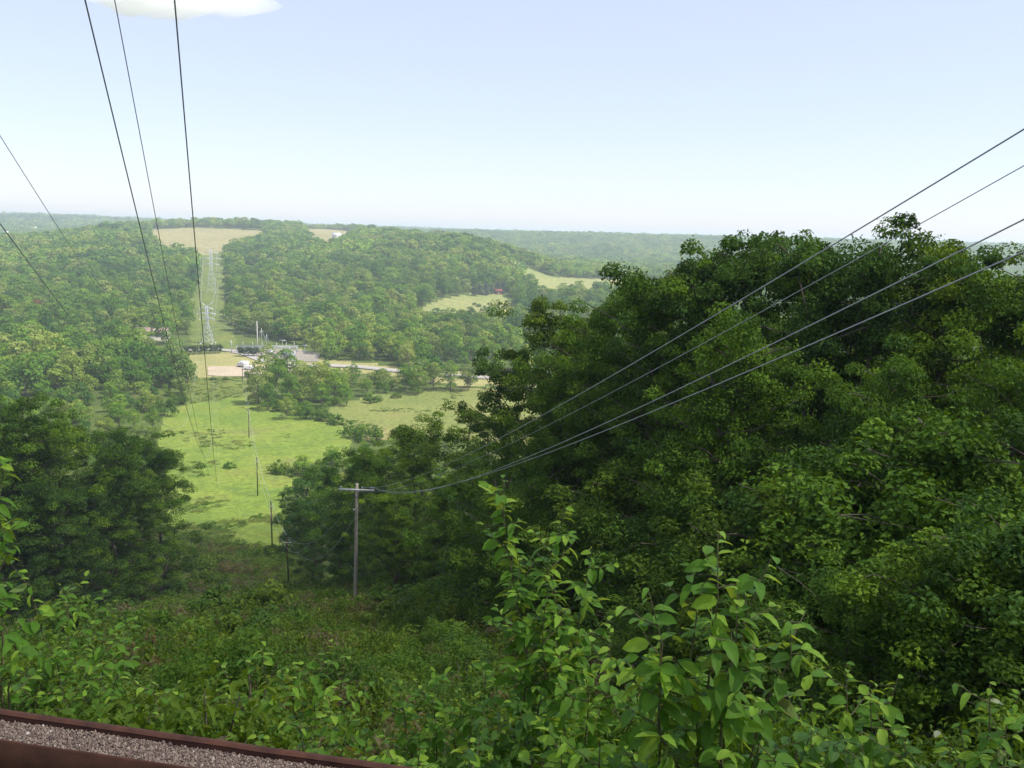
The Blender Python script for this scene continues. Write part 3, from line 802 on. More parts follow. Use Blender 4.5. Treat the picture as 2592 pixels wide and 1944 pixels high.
TAKEN = []
TOPS = {}
def hero(px, row, d, protos, Hp, label, group, name='maple_tree', k=None, wide=.84, cat='tree'):
    b = base(px, d); top = at(px, row, d)[2]
    i = len(TAKEN)
    pair = protos[(i if k is None else k) % len(protos)]
    if pair[1].name not in TOPS:
        vv = np.empty(len(pair[1].vertices) * 3, np.float32); pair[1].vertices.foreach_get("co", vv); vv = vv.reshape(-1, 3)
        q = vv[vv[:, 2] > np.quantile(vv[:, 2], .9993)]; TOPS[pair[1].name] = q.mean(0)
    tp = TOPS[pair[1].name]
    hgt = max(2.5, top - b[2]); s = hgt / tp[2]
    TAKEN.append((b[0], b[1], 5 * s))
    w = min(max(s, .62), 1.25) * wide; rz_ = (i * 1.7) % 6.28
    b[0] -= w * (tp[0] * math.cos(rz_) - tp[1] * math.sin(rz_)) * .8; b[1] -= w * (tp[0] * math.sin(rz_) + tp[1] * math.cos(rz_)) * .8
    b[2] = hz(b[0], b[1]); s = max(2.5, top - b[2]) / tp[2]
    return tree_things(pair, name, label, cat, (b[0], b[1], b[2] - .1), (i * 1.7) % 6.28, (w, w, s), group)

HIGH = [make_tree(190 + i, 24, 4.6, .40, 34, 1.05, 240, .20, ['up', 'round'][i % 2], .5, mat='maple', leaders=[3, 2, 2][i], tr=.3, fill=.65) for i in range(3)]
G1 = 'tall trees on the slope to the right'
hero(546, 296, 70, HIGH, 24, 'tall leafy tree at the left end of the big trees, beside the road gap', G1, k=0, wide=.9)
hero(532, 340, 74, HIGH, 24, 'leafy tree whose left side overhangs the dry meadow', G1, k=1, wide=.7)
hero(590, 318, 72, HIGH, 24, 'thick-crowned tree just right of the tree by the road gap', G1, k=2)
hero(616, 290, 66, NEAR, 24, 'slim tree with a pointed tip between two broad crowns', G1, k=5, wide=.75)
hero(668, 262, 56, NEAR, 24, 'tree with a stepped crown below the pale pasture', G1, k=3)
hero(702, 248, 52, HIGH, 24, 'tree left of the two-horned crown on the skyline', G1, k=4)
hero(738, 230, 50, HIGH, 24, 'left half of the two-horned crown against the sky', G1, k=0, wide=.8)
hero(764, 230, 50, HIGH, 24, 'right half of the two-horned crown against the sky', G1, k=5, wide=.8)
hero(812, 250, 46, HIGH, 24, 'lower tree in the dip between the two skyline crowns', G1, k=3)
hero(846, 232, 43, NEAR, 24, 'tree leaning up to the highest crown from the left', G1, k=1)
hero(884, 212, 42, NEAR, 24, 'highest tree of all, its crown crossed by the upper wires', G1, k=2)
hero(925, 232, 40, NEAR, 24, 'broad tree right of the highest crown', G1, k=4)
hero(966, 244, 41, NEAR, 24, 'tree under the lower pair of wires near the right edge', G1, k=0)
hero(1010, 252, 38, NEAR, 24, 'tree at the right edge with its top below the wires', G1, k=3)
hero(1060, 262, 36, NEAR, 24, 'tree cut by the right edge of the view', G1, k=1)
hero(1120, 250, 40, NEAR, 24, 'tree beyond the right edge of the view', G1, k=2)
hero(706, 330, 62, NEAR, 24, 'dark inner tree behind the two-horned crown', G1, k=1)
hero(800, 310, 58, NEAR, 24, 'dark inner tree behind the dip in the skyline', G1, k=4)
hero(900, 300, 56, NEAR, 24, 'dark inner tree behind the highest crown', G1, k=3)
hero(640, 372, 60, ASH, 17, 'feathery tree below the slim pointed one', G1, 'ash_tree', k=0)
hero(990, 330, 30, ASH, 17, 'feather-leaved tree at the right edge, lower than the wires', G1, 'ash_tree', k=1)
hero(905, 352, 31, ASH, 17, 'feather-leaved tree with a bare forked limb below the highest crown', G1, 'ash_tree', k=0)
BARE = [make_tree(180 + i, 24, 4.6, .52, 26, 1.1, 190, .21, 'round', .55, mat='maple', leaders=[3, 1][i], tr=[.36, .2][i]) for i in range(2)]
hero(727, 300, 36, BARE, 24, 'tree with a stout bare forked trunk over the dark hollow', G1, k=0)
hero(562, 352, 58, BARE, 24, 'tree on a tall thin bare trunk behind the upright sapling', G1, k=1, wide=.8)
hero(577, 372, 62, BARE, 24, 'second tall thin bare trunk, right of its neighbour behind the upright sapling', G1, k=1, wide=.8)
hero(466, 470, 74, BARE, 24, 'slender pale-trunked tree at the foot of the wood right of the grey pole', G1, k=1, wide=.7)
hero(882, 380, 33, BARE, 24, 'tree with a leaning bare limb below the cables at the right', G1, k=0, wide=.9)
G2 = 'trees along the right side of the clearing'
for a in ((470, 406, 96, 4, 'round dark-topped tree with a gap of bright field to its right'), (432, 412, 104, 0, 'round dark-topped tree left of its twin, in front of the meadow'), (400, 438, 112, 2, 'tree on the clearing side of the round dark pair'),
          (368, 452, 122, 1, 'tree behind the head of the grey utility pole'), (340, 462, 138, 3, 'leaning tree left of the grey utility pole'), (322, 496, 150, 5, 'small dark tree beside the row of poles'),
          (498, 452, 88, 1, 'tree left of the tall thin trunks'), (450, 478, 86, 3, 'tree right of the crossarm of the grey pole'), (410, 492, 92, 5, 'low tree just right of the grey pole'), (560, 420, 84, 0, 'shaded tree behind the tall thin trunks'), (620, 430, 80, 2, 'shaded tree below the feathery one'),
          (384, 520, 98, 2, 'small tree behind the grey pole, half way up'), (348, 522, 120, 0, 'dark tree over the curved wires')):
    hero(a[0], a[1], a[2], NEAR, 24, a[4], G2, k=a[3], wide=1.15)
G3 = 'young trees in front of the tall ones'
for q, a in enumerate(((512, 478, 62, 'low bright tree behind the highest sapling tip'), (575, 470, 52, 'low tree between two thin trunks'), (636, 452, 47, 'low tree under the lower wires'), (598, 520, 42, 'young tree behind the upright sapling'),
          (822, 450, 34, 'spreading young tree right of the forked trunk'), (850, 470, 28, 'spreading young tree with star leaves over the dark hollow'), (905, 448, 27, 'young tree with drooping feather leaves'), (958, 440, 25, 'bright young tree near the right edge'), (1012, 410, 24, 'young tree touching the right edge'),
          (868, 560, 20, 'low tree right of the broad-leaved sapling'), (930, 560, 18, 'low tree left of the white-tipped shrub'), (990, 540, 17, 'low tree above the white-tipped shrub'), (1040, 500, 18, 'low tree at the right edge above the white-tipped shrub'),
          (640, 600, 30, 'low tree behind the gap between the two big saplings'), (540, 590, 44, 'low tree at the foot of the tall thin trunks'))):
    hero(a[0], a[1], a[2], YOUNG, 9, a[3], G3, 'young_tree', k=q + (1 if q in (7, 9) else 0), wide=1.15)
G4 = 'dark trees on the near left side of the clearing'
for q, a in enumerate(((138, 440, 165, 'dark tree standing out into the bright field on the left'), (110, 434, 158, 'dark tree behind the outermost one left of the clearing'), (76, 426, 148, 'round dark tree in the middle of the left-hand group'), (36, 418, 142, 'dark tree right of the left edge'), (2, 404, 140, 'dark tree at the left edge'), (-42, 394, 138, 'dark tree beyond the left edge'),
          (132, 470, 150, 'low dark tree at the foot of the left-hand group, beside the field'), (92, 480, 144, 'low dark tree under the round one on the left'), (50, 478, 140, 'low dark tree near the left edge'), (12, 474, 138, 'low shaded tree touching the left edge'))):
    hero(a[0], a[1], a[2], NEAR, 24, a[3], G4, k=q, wide=1.1)

G5 = 'trees of the clump before the substation'
for q, a in enumerate(((256, 366, 388, 'feathery green tree at the left end of the clump by the gravel yard'), (274, 357, 405, 'tallest light green tree in front of the substation'), (268, 382, 372, 'round bright tree low at the left of the clump'), (300, 360, 398, 'tall tree in the clump below the control building'), (316, 362, 392, 'tree with a brownish crown right of the middle of the clump'),
          (334, 368, 386, 'wide tree at the right of the clump with dark shade beneath'), (346, 384, 378, 'small tree at the right foot of the clump'), (284, 396, 352, 'bright bushy tree at the front foot of the clump'), (304, 400, 350, 'dark round small tree at the front of the clump'), (290, 374, 384, 'tree in the middle of the clump'), (322, 382, 376, 'dark-centred tree in the front of the clump'))):
    hero(a[0], a[1], a[2], MIDN, 14, a[3], G5, 'deciduous_tree', k=q, wide=1.1)
G6 = 'trees along the far road'
for q, a in enumerate(((404, 362, 414, 'dark green tree standing in front of the road'), (418, 365, 405, 'round dark green tree below the road, right of its twin'), (436, 362, 412, 'broad pale green tree over the road'), (452, 360, 416, 'tree with a bright top over the road'), (470, 364, 412, 'tree over the road near the tall right-hand trees'), (366, 378, 398, 'small tree between the road and the dry meadow'))):
    hero(a[0], a[1], a[2], MIDN, 14, a[3], G6, 'deciduous_tree', k=q + 2, wide=1.1)

# ------------------------------------------------------------------ woods: scattered trees
def candidates(d0, d1, sp, azlim=37.5):
    pts = []
    n = int(2 * d1 / sp)
    gx, gy = np.meshgrid(np.arange(-d1, d1, sp), np.arange(0, d1, sp))
    x = gx.ravel() + rng.uniform(-.42, .42, gx.size) * sp; y = gy.ravel() + rng.uniform(-.42, .42, gx.size) * sp
    d = np.hypot(x, y); az = np.abs(np.degrees(np.arctan2(x, y)))
    k = (d >= d0) & (d < d1) & (az < azlim)
    return x[k], y[k]
X = []; Y = []; SPC = []
for d0, d1, sp in ((55, 130, 7.5), (130, 700, 9.6), (700, 1600, 11.0), (1600, 3400, 14), (3400, 5600, 28)):
    x, y = candidates(d0, d1, sp); X.append(x); Y.append(y); SPC.append(np.full(len(x), sp))
X = np.concatenate(X); Y = np.concatenate(Y); SPC = np.concatenate(SPC)
ZZ = H(X, Y); D = np.hypot(X, Y)
ZN = zone(X, Y, ZZ)
PX, PY = proj(np.stack([X, Y, ZZ], -1))
keep = np.isin(ZN, [0, 12])
# hero trees own their ground
for (hx, hy, hr) in TAKEN: keep &= np.hypot(X - hx, Y - hy) > hr * .9
keep &= ~((D < 62) & (PX < 800))
# houses
HOUSE = hit(153, 339)
keep &= np.hypot(X - HOUSE[0], Y - HOUSE[1]) > 14
BARN1 = hit(498, 294); BARN2 = hit(548, 297); FARM = hit(337, 238)
for b_ in (BARN1, BARN2): keep &= ~((np.hypot(X - b_[0], Y - b_[1]) < 15))
keep &= ~(inpoly(PX, PY, [(134, 337), (174, 337), (172, 358), (138, 358)]) & (D < 600) & (rng.random(len(X)) < .92))
keep &= ~inpoly(PX, PY, [(172, 336), (240, 336), (312, 346), (312, 372), (176, 380)])
# keep trees out of sight lines of the open valley: they stay low on the field sides
Z_NOTALL = inpoly(PX, PY, [(225, 372), (262, 372), (270, 425), (330, 440), (240, 420)])
keep &= ~Z_NOTALL
keep &= ~((PX > 165) & (PX < 306) & (D < 205))
keep &= ~((PX < 175) & (D < 140))
keep &= ~((PX > 300) & (PX < 425) & (D < 112))
keep &= ~((vnoise(X / 38, Y / 38, 17) * .7 + vnoise(X / 15, Y / 15, 18) * .3 > .77) & (D > 220) & (D < 1700))
# visibility from the road (hidden ground keeps no trees): drop those far under the skyline
X, Y, ZZ, D, ZN, PX, PY, SPC = [a[keep] for a in (X, Y, ZZ, D, ZN, PX, PY, SPC)]
hgt = np.clip(rng.normal(.95, .2, len(X)), .55, 1.45) * (1 + .12 * (vnoise(X / 60, Y / 60, 6) - .5))
hgt = np.where(ZN == 12, hgt * .5, hgt)
_th = ~((PX < 210) & (D > 190) & (D < 430) & (rng.random(len(X)) < .28))
X, Y, ZZ, D, ZN, PX, PY, SPC, hgt = [a[_th] for a in (X, Y, ZZ, D, ZN, PX, PY, SPC, hgt)]
hgt *= np.where(D > 3400, 1.5, np.where(D > 1600, 1.1, 1.0))
front = (D < 420)
hgt = np.where((D > 180) & (D < 420), hgt * .82, hgt)
hgt = np.where((PX < 200) & (D > 110) & (D < 200), hgt * .7, hgt)
hgt = np.where((PX < 210) & (D >= 190) & (D < 430), hgt * .72, hgt)
hgt = np.where((PX > 236) & (PX < 250) & (D > 370) & (D < 500), hgt * .6, hgt)
hgt = np.where((PX > 296) & (PX < 620) & (D > 190) & (PY > 404) & (PY < 500), hgt * .42, hgt)
order = np.argsort(D)
infr = (PX > -60) & (PX < 1085)
n_ind = 0; ind = np.zeros(len(X), bool)
for i in order:
    if n_ind >= 215: break
    if infr[i] and not (PX[i] > 530 and D[i] > 95):
        ind[i] = True; n_ind += 1

def wood_label(px, py, d, tall):
    t = 'tall' if tall > 1 else 'mid-sized' if tall > .8 else 'small'
    if px > 500: return f'{t} shaded tree deep in the wood on the right slope', 'wood behind the big trees on the right'
    if px > 255:
        if d < 200: return f'{t} tree at the right edge of the clearing', 'trees at the right edge of the clearing'
        if px < 345: return f'{t} tree in the clump between bright field and substation', 'clump before the substation'
        return f'{t} green tree between the bright field and the dry meadow', 'trees between field and meadow'
    if d < 190: return f'{t} dark green tree in the shaded left-hand group', 'shaded trees on the left'
    if px < 90: return f'{t} tree in the valley wood at the left edge', 'valley wood at the left edge'
    return f'{t} tree in the valley wood left of the bright field', 'valley wood left of the field'

for i in np.where(ind)[0]:
    lab, grp = wood_label(PX[i], PY[i], D[i], hgt[i])
    if D[i] < 118: pr, hp, nm = NEAR[i % 6], 24, 'deciduous_tree'; s = hgt[i] * 15 / 24
    else: pr, hp, nm = MIDN[i % 5], 14, 'deciduous_tree'; s = hgt[i]
    w = s * random.uniform(.95, 1.25)
    tree_things(pr, nm, lab, 'tree', (X[i], Y[i], ZZ[i] - .2), random.uniform(0, 6.28), (w, w, s), grp)

def src_collection(name, meshes):
    c = bpy.data.collections.new(name)
    for k, me in enumerate(meshes):
        o = bpy.data.objects.new(f"{name}_{'abcdefghijk'[k]}", me); c.objects.link(o)
    return c

def join_pair(pair):
    a, b = pair
    def arr(me):
        V = np.empty(len(me.vertices) * 3, np.float32); me.vertices.foreach_get("co", V)
        return V.reshape(-1, 3)
    V1 = arr(a); V2 = arr(b)
    F4 = [tuple(p.vertices) for p in a.polygons if len(p.vertices) == 4]
    F3 = [tuple(p.vertices) for p in a.polygons if len(p.vertices) == 3]
    l = np.empty(len(b.loops), np.int32); b.loops.foreach_get("vertex_index", l)
    F3b = l.reshape(-1, 3) + len(V1)
    t = np.empty(len(V2), np.float32); b.attributes['tint'].data.foreach_get("value", t)
    F3a = np.array(F3, int).reshape(-1, 3)
    me = mesh_np("joined", np.vstack([V1, V2]), [np.array(F4)] + ([F3a] if len(F3a) else []) + [F3b], None, np.concatenate([np.zeros(len(V1)), t]))
    me.materials.append(a.materials[0]); me.materials.append(b.materials[0])
    mi = np.concatenate([np.zeros(len(F4) + len(F3a), np.int32), np.ones(len(F3b), np.int32)])
    me.polygons.foreach_set("material_index", mi)
    return me

def instancer(name, coll, P, sc, rot, idx):
    me = bpy.data.meshes.new(name); me.vertices.add(len(P)); me.vertices.foreach_set("co", np.asarray(P, np.float32).ravel())
    def attr(n, t, v, f):
        a = me.attributes.new(n, t, 'POINT'); a.data.foreach_set(f, np.asarray(v).ravel())
    attr("scl", 'FLOAT_VECTOR', np.asarray(sc, np.float32), "vector")
    attr("rot", 'FLOAT', np.asarray(rot, np.float32), "value")
    attr("idx", 'INT', np.asarray(idx, np.int32), "value")
    o = obj(name, me)
    ng = bpy.data.node_groups.new(name + "_scatter", 'GeometryNodeTree')
    ng.interface.new_socket("Geometry", in_out='INPUT', socket_type='NodeSocketGeometry')
    ng.interface.new_socket("Geometry", in_out='OUTPUT', socket_type='NodeSocketGeometry')
    gi = ng.nodes.new("NodeGroupInput"); go = ng.nodes.new("NodeGroupOutput")
    ci = ng.nodes.new("GeometryNodeCollectionInfo"); ci.inputs['Collection'].default_value = coll
    ci.inputs['Separate Children'].default_value = True; ci.inputs['Reset Children'].default_value = True
    ip = ng.nodes.new("GeometryNodeInstanceOnPoints"); ip.inputs['Pick Instance'].default_value = True
    def na(n, t):
        a = ng.nodes.new("GeometryNodeInputNamedAttribute"); a.data_type = t; a.inputs['Name'].default_value = n; return a.outputs[0]
    cx = ng.nodes.new("ShaderNodeCombineXYZ"); ng.links.new(na("rot", 'FLOAT'), cx.inputs[2])
    e2r = ng.nodes.new("FunctionNodeEulerToRotation"); ng.links.new(cx.outputs[0], e2r.inputs[0])
    ng.links.new(gi.outputs[0], ip.inputs['Points']); ng.links.new(ci.outputs[0], ip.inputs['Instance'])
    ng.links.new(na("idx", 'INT'), ip.inputs['Instance Index']); ng.links.new(e2r.outputs[0], ip.inputs['Rotation'])
    ng.links.new(na("scl", 'FLOAT_VECTOR'), ip.inputs['Scale']); ng.links.new(ip.outputs[0], go.inputs[0])
    md = o.modifiers.new("scatter", 'NODES'); md.node_group = ng
    return o

rest = ~ind
kinds = ((rest & (D < 330), MIDN, 'woodland'), (rest & (D >= 330) & (D < 1000), MIDF, 'valley_forest'), (rest & (D >= 1000), FAR, 'hill_forest'))
for mask, prot, nm in kinds:
    n = int(mask.sum())
    if not n: continue
    s = hgt[mask]; w = s * rng.uniform(.95, 1.3, n)
    o = instancer(nm, src_collection(nm + "_tree", [join_pair(p) for p in prot]), np.c_[X[mask], Y[mask], ZZ[mask] - .3], np.c_[w, w, s], rng.uniform(0, 6.28, n), rng.integers(0, len(prot), n))
    tag(o, {'woodland': 'trees of the valley wood that merge behind the nearest ones', 'valley_forest': 'continuous green wood on the valley floor and lower hillside', 'hill_forest': 'distant forest covering the far hills and ridges'}[nm], 'forest', kind='stuff')
print("trees", len(X), "individual", n_ind)

# ------------------------------------------------------------------ brush on the near slope
def gx_candidates(n, d0, d1, pxr=(-40, 560)):
    a = rng.uniform(az_of(pxr[0]), az_of(pxr[1]), n); d = np.exp(rng.uniform(math.log(d0), math.log(d1), n))
    return d * np.sin(a), d * np.cos(a), d
x, y, d = gx_candidates(17000, 5.5, 215, (-60, 1100)); z = H(x, y); zn = zone(x, y, z)
px, py = proj(np.stack([x, y, z], -1))
k = np.isin(zn, [1]) | ((zn == 0) & (d < 60))
x, y, z, d = x[k], y[k], z[k], d[k]
HERB = []
for i in range(6):
    HERB.append(join_pair(make_bush(400 + i, .8, .5 + .1 * (i % 3), 16, 26, .085, 'herb', .6, asp=[.6, .4, .7, .35, .6, .5][i], stems=3)))
s = np.clip(.35 + d * .018, .4, 2.6) * np.exp(rng.normal(0, .33, len(x)))
o = instancer('undergrowth', src_collection('undergrowth_plant', HERB), np.c_[x, y, z - .05], np.c_[s, s, np.minimum(s, 2.6) * rng.uniform(.6, 1.7, len(x))], rng.uniform(0, 6.28, len(x)), rng.integers(0, 6, len(x)))
tag(o, 'tangled low undergrowth covering the slope below the road', 'undergrowth', kind='stuff')
# rough tussocks on the bright field and strip
x, y, d = gx_candidates(16000, 165, 560, (100, 560)); z = H(x, y); zn = zone(x, y, z)
pat = vnoise(x / 14, y / 14, 12)
k = (np.isin(zn, [1])) | (np.isin(zn, [2]) & (pat > .62) & (d < 240)) | (np.isin(zn, [3])) | (np.isin(zn, [5]) & (pat > .8)) | (np.isin(zn, [2]) & (pat > .7) & (rng.random(len(x)) < .35))
x, y, z, d = x[k], y[k], z[k], d[k]
TUF = [join_pair(make_bush(420 + i, .9, .5, 14, 14, .22, 'tuft', .5, asp=.3, stems=2)) for i in range(2)] + [join_pair(make_bush(424, .9, .7, 14, 14, .25, 'bush', .6, stems=2))]
s = rng.uniform(.5, 1.5, len(x))
o = instancer('weeds', src_collection('weed', TUF), np.c_[x, y, z - .05], np.c_[s * 1.3, s * 1.3, s * .6], rng.uniform(0, 6.28, len(x)), rng.choice(3, len(x), p=[.45, .4, .15]))
tag(o, 'rough tufts and weeds in the bright valley field', 'weeds', kind='stuff')

# single bushes
def put_bush(px, row, r, protos, label, group, k, hs=1.0, name='bush'):
    p = hit(px, row); s = r
    return tree_things(protos[k % len(protos)], name, label, 'bush', (p[0], p[1], p[2] - .1), random.uniform(0, 6.28), (s, s, s * hs), group)
GB = 'bushes on the brushy slope'
rb = np.random.default_rng(21)
spots = []
for q in range(400):
    px_, py_ = rb.uniform(-10, 480), rb.uniform(548, 740)
    if px_ > 200 and py_ < 575 + (px_ - 200) * .05: continue
    if px_ > 290 and py_ < 600: continue
    if abs(px_ - 355) < 34 and 590 < py_ < 680: continue
    if abs(px_ - 283) < 20 and 570 < py_ < 625: continue
    if all((px_ - a) ** 2 + ((py_ - b) * 1.5) ** 2 > 21 ** 2 for a, b in spots): spots.append((px_, py_))
for q, (a, b) in enumerate(spots[:150]):
    p = hit(a, b); dd = math.hypot(p[0], p[1])
    ln = 'behind the pea-gravel channel' if b > 690 else 'left of the dark pole' if a < 260 and b < 620 else 'around the foot of the grey pole' if a > 300 and b < 680 else 'on the middle of the slope' if b < 660 else 'low on the picture, above the rusty steel edge'
    put_bush(a, b, min(2.6, .55 + dd * .024) * rb.uniform(.7, 1.4), BUSH if dd < 50 else BUSHM, 'low leafy bush ' + ln, GB + ' ' + ln.split(',')[0], q, rb.uniform(.6, 1.15))
GC = 'bushes beside the valley field'
for q, (a, b, r, lab) in enumerate(((278, 472, 4.2, 'upright bush alone at the right side of the bright field'), (281, 474, 3.0, 'round bush at the foot of the upright one in the field'), (300, 476, 4.0, 'bush at the field corner below the dry meadow'), (230, 468, 2.4, 'small dark bush in the middle of the field'), (316, 480, 5.0, 'thick bush at the right corner of the field'),
        (292, 500, 4.0, 'pale twiggy bush beside the row of poles'), (285, 522, 3.0, 'pale twiggy bush right of the third pole'), (325, 421, 4.5, 'brownish bush on the line between field and meadow'), (312, 419, 4.0, 'brownish bush left along the field line'), (338, 424, 4.5, 'bush near the right end of the field line'), (298, 415, 5.0, 'round bright bush at the corner of the clump'), (282, 411, 5.0, 'low bright bush below the clump before the substation'),
        (352, 436, 6.0, 'bush at the tip of the bright field'), (370, 441, 6.0, 'bush at the near edge of the dry meadow'), (248, 378, 3.4, 'bush at the foot of the pole by the gravel yard'), (213, 380, 2.2, 'low bush along the lower edge of the gravel yard'), (226, 380, 2.0, 'low bush below the pale gravel'),
        (165, 416, 6.5, 'rounded bush at the far left corner of the bright field'), (150, 410, 7.0, 'rounded bush at the edge of the left wood'), (178, 405, 5.5, 'low bush on the far side of the bright field'), (160, 470, 6, 'bush leaning out of the dark left-hand trees'), (372, 402, 5, 'bush below the road at the meadow corner'), (396, 398, 3, 'small bush below the road in the meadow'))):
    put_bush(a, b, r * .8, BUSHM, lab, GC, q, 1.15)
for q, (a, b) in enumerate(((470, 309), (479, 307), (485, 309), (490, 305), (497, 308), (494, 312), (500, 305), (505, 308), (482, 312), (475, 305))):
    put_bush(a, b, 2.6, BUSHM, 'small dark shrub dotted over the little hillside field', 'small shrubs in the hillside field', q, 1.1, 'shrub')
for q, (a, b) in enumerate(((474, 296), (480, 295), (486, 295.5), (491, 294), (497, 292.5), (503, 293.5), (508, 292), (513, 292.5))):
    p = hit(a, b); tree_things(SPR, 'spruce_tree', 'blue-grey spruce in the row above the little hillside field', 'tree', tuple(p - [0, 0, .2]), q, .95 + .1 * (q % 3), 'blue-grey spruces')
p = hit(37, 318); tree_things(RED, 'russet_tree', 'reddish-brown tree in the valley wood at the left', 'tree', tuple(p), 0, 1.1, None)

# ------------------------------------------------------------------ clipped hedge trees by the yard
def block_tree(px, row, w, label, grp):
    p = hit(px, row); rg = np.random.default_rng(int(px)); t = thing('hedge_tree', label, 'tree', tuple(p), 0, grp)
    MB().tube([(0, 0, -.3), (0, 0, 1.6)], .12, 6).build('trunk', M['bark'], t)
    cl = np.array([(rg.uniform(-w / 2, w / 2), rg.uniform(-1.5, 1.5), rg.uniform(1.9, 5.2), .8) for _ in range(30)])
    V, F, T = clump_leaves(cl, 20, .5, rg, .8)
    obj('crown', mesh_np('crown', V, F, M['darkhedge'], T), t)
for q in range(8): block_tree(184 + q * 5.1, 355 - q * .25, 3.2, 'dark clipped tree in the row left of the substation, beneath the lattice tower', 'clipped tree row under the lattice tower')
for q in range(5): block_tree(240 + q * 4.2, 356.5, 3.0, 'dark clipped tree in the row in front of the substation frame', 'clipped tree row before the substation')

# ------------------------------------------------------------------ poles
def ground(px, row, d=None):
    return hit(px, row) if d is None else base(px, d)

P1 = at(355.2, 609, 75); P1[2] = hz(P1[0], P1[1])
P1T = at(357, 483.5, 75)
PH = P1T[2] - P1[2]
t = thing('utility_pole', 'weathered grey wooden utility pole with one pale crossarm, nearest of the poles', 'utility pole', tuple(P1), 0, 'wooden poles down the slope')
tl = (P1T - P1)
mb = MB(); mb.tube([(0, 0, -1)] + [tuple(tl * f) for f in (0, .25, .5, .75, 1)], [.175, .17, .16, .15, .14, .125], 12); mb.build('pole', M['weathered'], t, smooth=True)
ca = tl * .955
mb = MB(); mb.box((ca[0], ca[1] - .19, ca[2]), (3.15, .11, .17)); mb.build('crossarm', M['palearm'], t)
mb = MB(); mb.bar((ca[0] - .7, ca[1] - .26, ca[2]), (ca[0], ca[1] - .2, ca[2] - .75), .025); mb.bar((ca[0] + .7, ca[1] - .26, ca[2]), (ca[0], ca[1] - .2, ca[2] - .75), .025); mb.build('brace', M['darkpole'], t)
PINS = [-1.42, .5, 1.30, 1.50]
for o_ in PINS:
    mb = MB(); mb.tube([(0, 0, -.02), (0, 0, .08), (0, 0, .13), (0, 0, .17), (0, 0, .21), (0, 0, .24)], [.03, .03, .075, .05, .065, .02], 10)
    mb.build('insulator', M['insul'], t, (ca[0] + o_, ca[1] - .19, ca[2] + .085), True)
mb = MB(); mb.tube([(tl[0] * .8 - .3, tl[1] * .8 - .16, tl[2] * .8), (tl[0] * .8 - .12, tl[1] * .8 - .12, tl[2] * .8 + .04)], .05, 8); mb.build('bracket', M['insul'], t)

def small_pole(px, row, top, h, mat, label, d, arm=1.2, lean=0.0):
    p = base(px, d); d_ = d; h = at(px, top, d)[2] - p[2]
    t = thing('utility_pole', label, 'utility pole', tuple(p), 0, 'wooden poles down the slope')
    mb = MB(); mb.tube([(0, 0, -1), (lean * .5, 0, h * .5), (lean, 0, h)], [.16, .15, .13], 8); mb.build('pole', mat, t, smooth=True)
    mb = MB(); mb.box((lean, -.17, h - 1.25), (arm, .1, .12)); mb.build('crossarm', M['palearm'], t)
    ends = []
    for o_ in (-arm / 2 + .1, arm / 2 - .1):
        mb = MB(); mb.tube([(0, 0, 0), (0, 0, .1), (0, 0, .16), (0, 0, .22)], [.04, .09, .06, .03], 8); mb.build('insulator', M['insul'], t, (lean + o_, -.17, h - 1.19), True)
        ends.append(p + [lean + o_, -.17, h - .97])
    mb = MB(); mb.tube([(0, 0, 0), (0, 0, .1), (0, 0, .16), (0, 0, .25)], [.04, .09, .06, .03], 8); mb.build('insulator', M['insul'], t, (lean, 0, h), True)
    ends.append(p + [lean, 0, h + .25])
    return ends
EP = [small_pole(284, 585, 536, 9, M['darkpole'], 'dark thin wooden pole at the top of the brush, second in the line', 155, 1.7, -.35),
      small_pole(267, 541, 501, 9, M['darkpole'], 'dark thin pole where the grass turns from bright to shaded', 192, 1.2, -.1),
      small_pole(253, 489, 457, 9, M['darkpole'], 'thin pole in the bright field, fourth along the line', 243, 1.3),
      small_pole(245.5, 434, 410, 9, M['darkpole'], 'thin pole at the far side of the bright field', 320, 1.2),
      small_pole(240.5, 379, 362, 9, M['darkpole'], 'thin pole at the edge of the gravel yard', 450, 1.2)]

def wire_obj(name, P, r, label, grp, mat='wire', n=6):
    mb = MB(); mb.tube(np.asarray(P), r, n, False)
    o = mb.build(name, M[mat], smooth=True); return tag(o, label, 'power line', grp)

def sagline(a, b, sag, n=24):
    t = np.linspace(0, 1, n)[:, None]; P = np.asarray(a) + (np.asarray(b) - np.asarray(a)) * t; P[:, 2:] -= 4 * sag * t * (1 - t); return P
names = ['second and third', 'third and fourth', 'fourth and fifth', 'fifth and last']
side = ['left', 'right', 'top']
for k_ in range(4):
    for j in range(3):
        wire_obj('wire', sagline(EP[k_][j], EP[k_ + 1][j], .9), .016, f'thin {side[j]} wire between the {names[k_]} pole of the valley line', 'thin wires of the valley pole line')
pc = P1 + ca
for j, (o_, s_) in enumerate(((-1.42, 4.0), (1.3, 5.2), (.5, 3.4))):
    wire_obj('wire', sagline(EP[0][j], pc + [o_, -.19, .3], s_, 40), .017, f'sagging {side[j]} wire from the dark second pole up to the grey pole', 'sagging wires between the first two poles')
rw = [(8, 6.75, 1.5, .5, .0085, 'uppermost of the four cables crossing the big trees at the right'), (8, 6.5, 2.1, -1.42, .005, 'thin second cable from the top crossing the big trees'),
      (8, 6.15, 2.0, 1.3, .0085, 'third cable from the top crossing the big trees'), (8, 5.6, 1.7, 1.5, .0085, 'lowest of the four cables crossing the big trees')]
for j, (xe, ze, sg, o_, r_, lb) in enumerate(rw):
    wire_obj('cable', sagline(pc + [o_, -.19, .3], (xe, -5, ze), sg, 60), r_, lb, 'four cables from the grey pole', n=8)
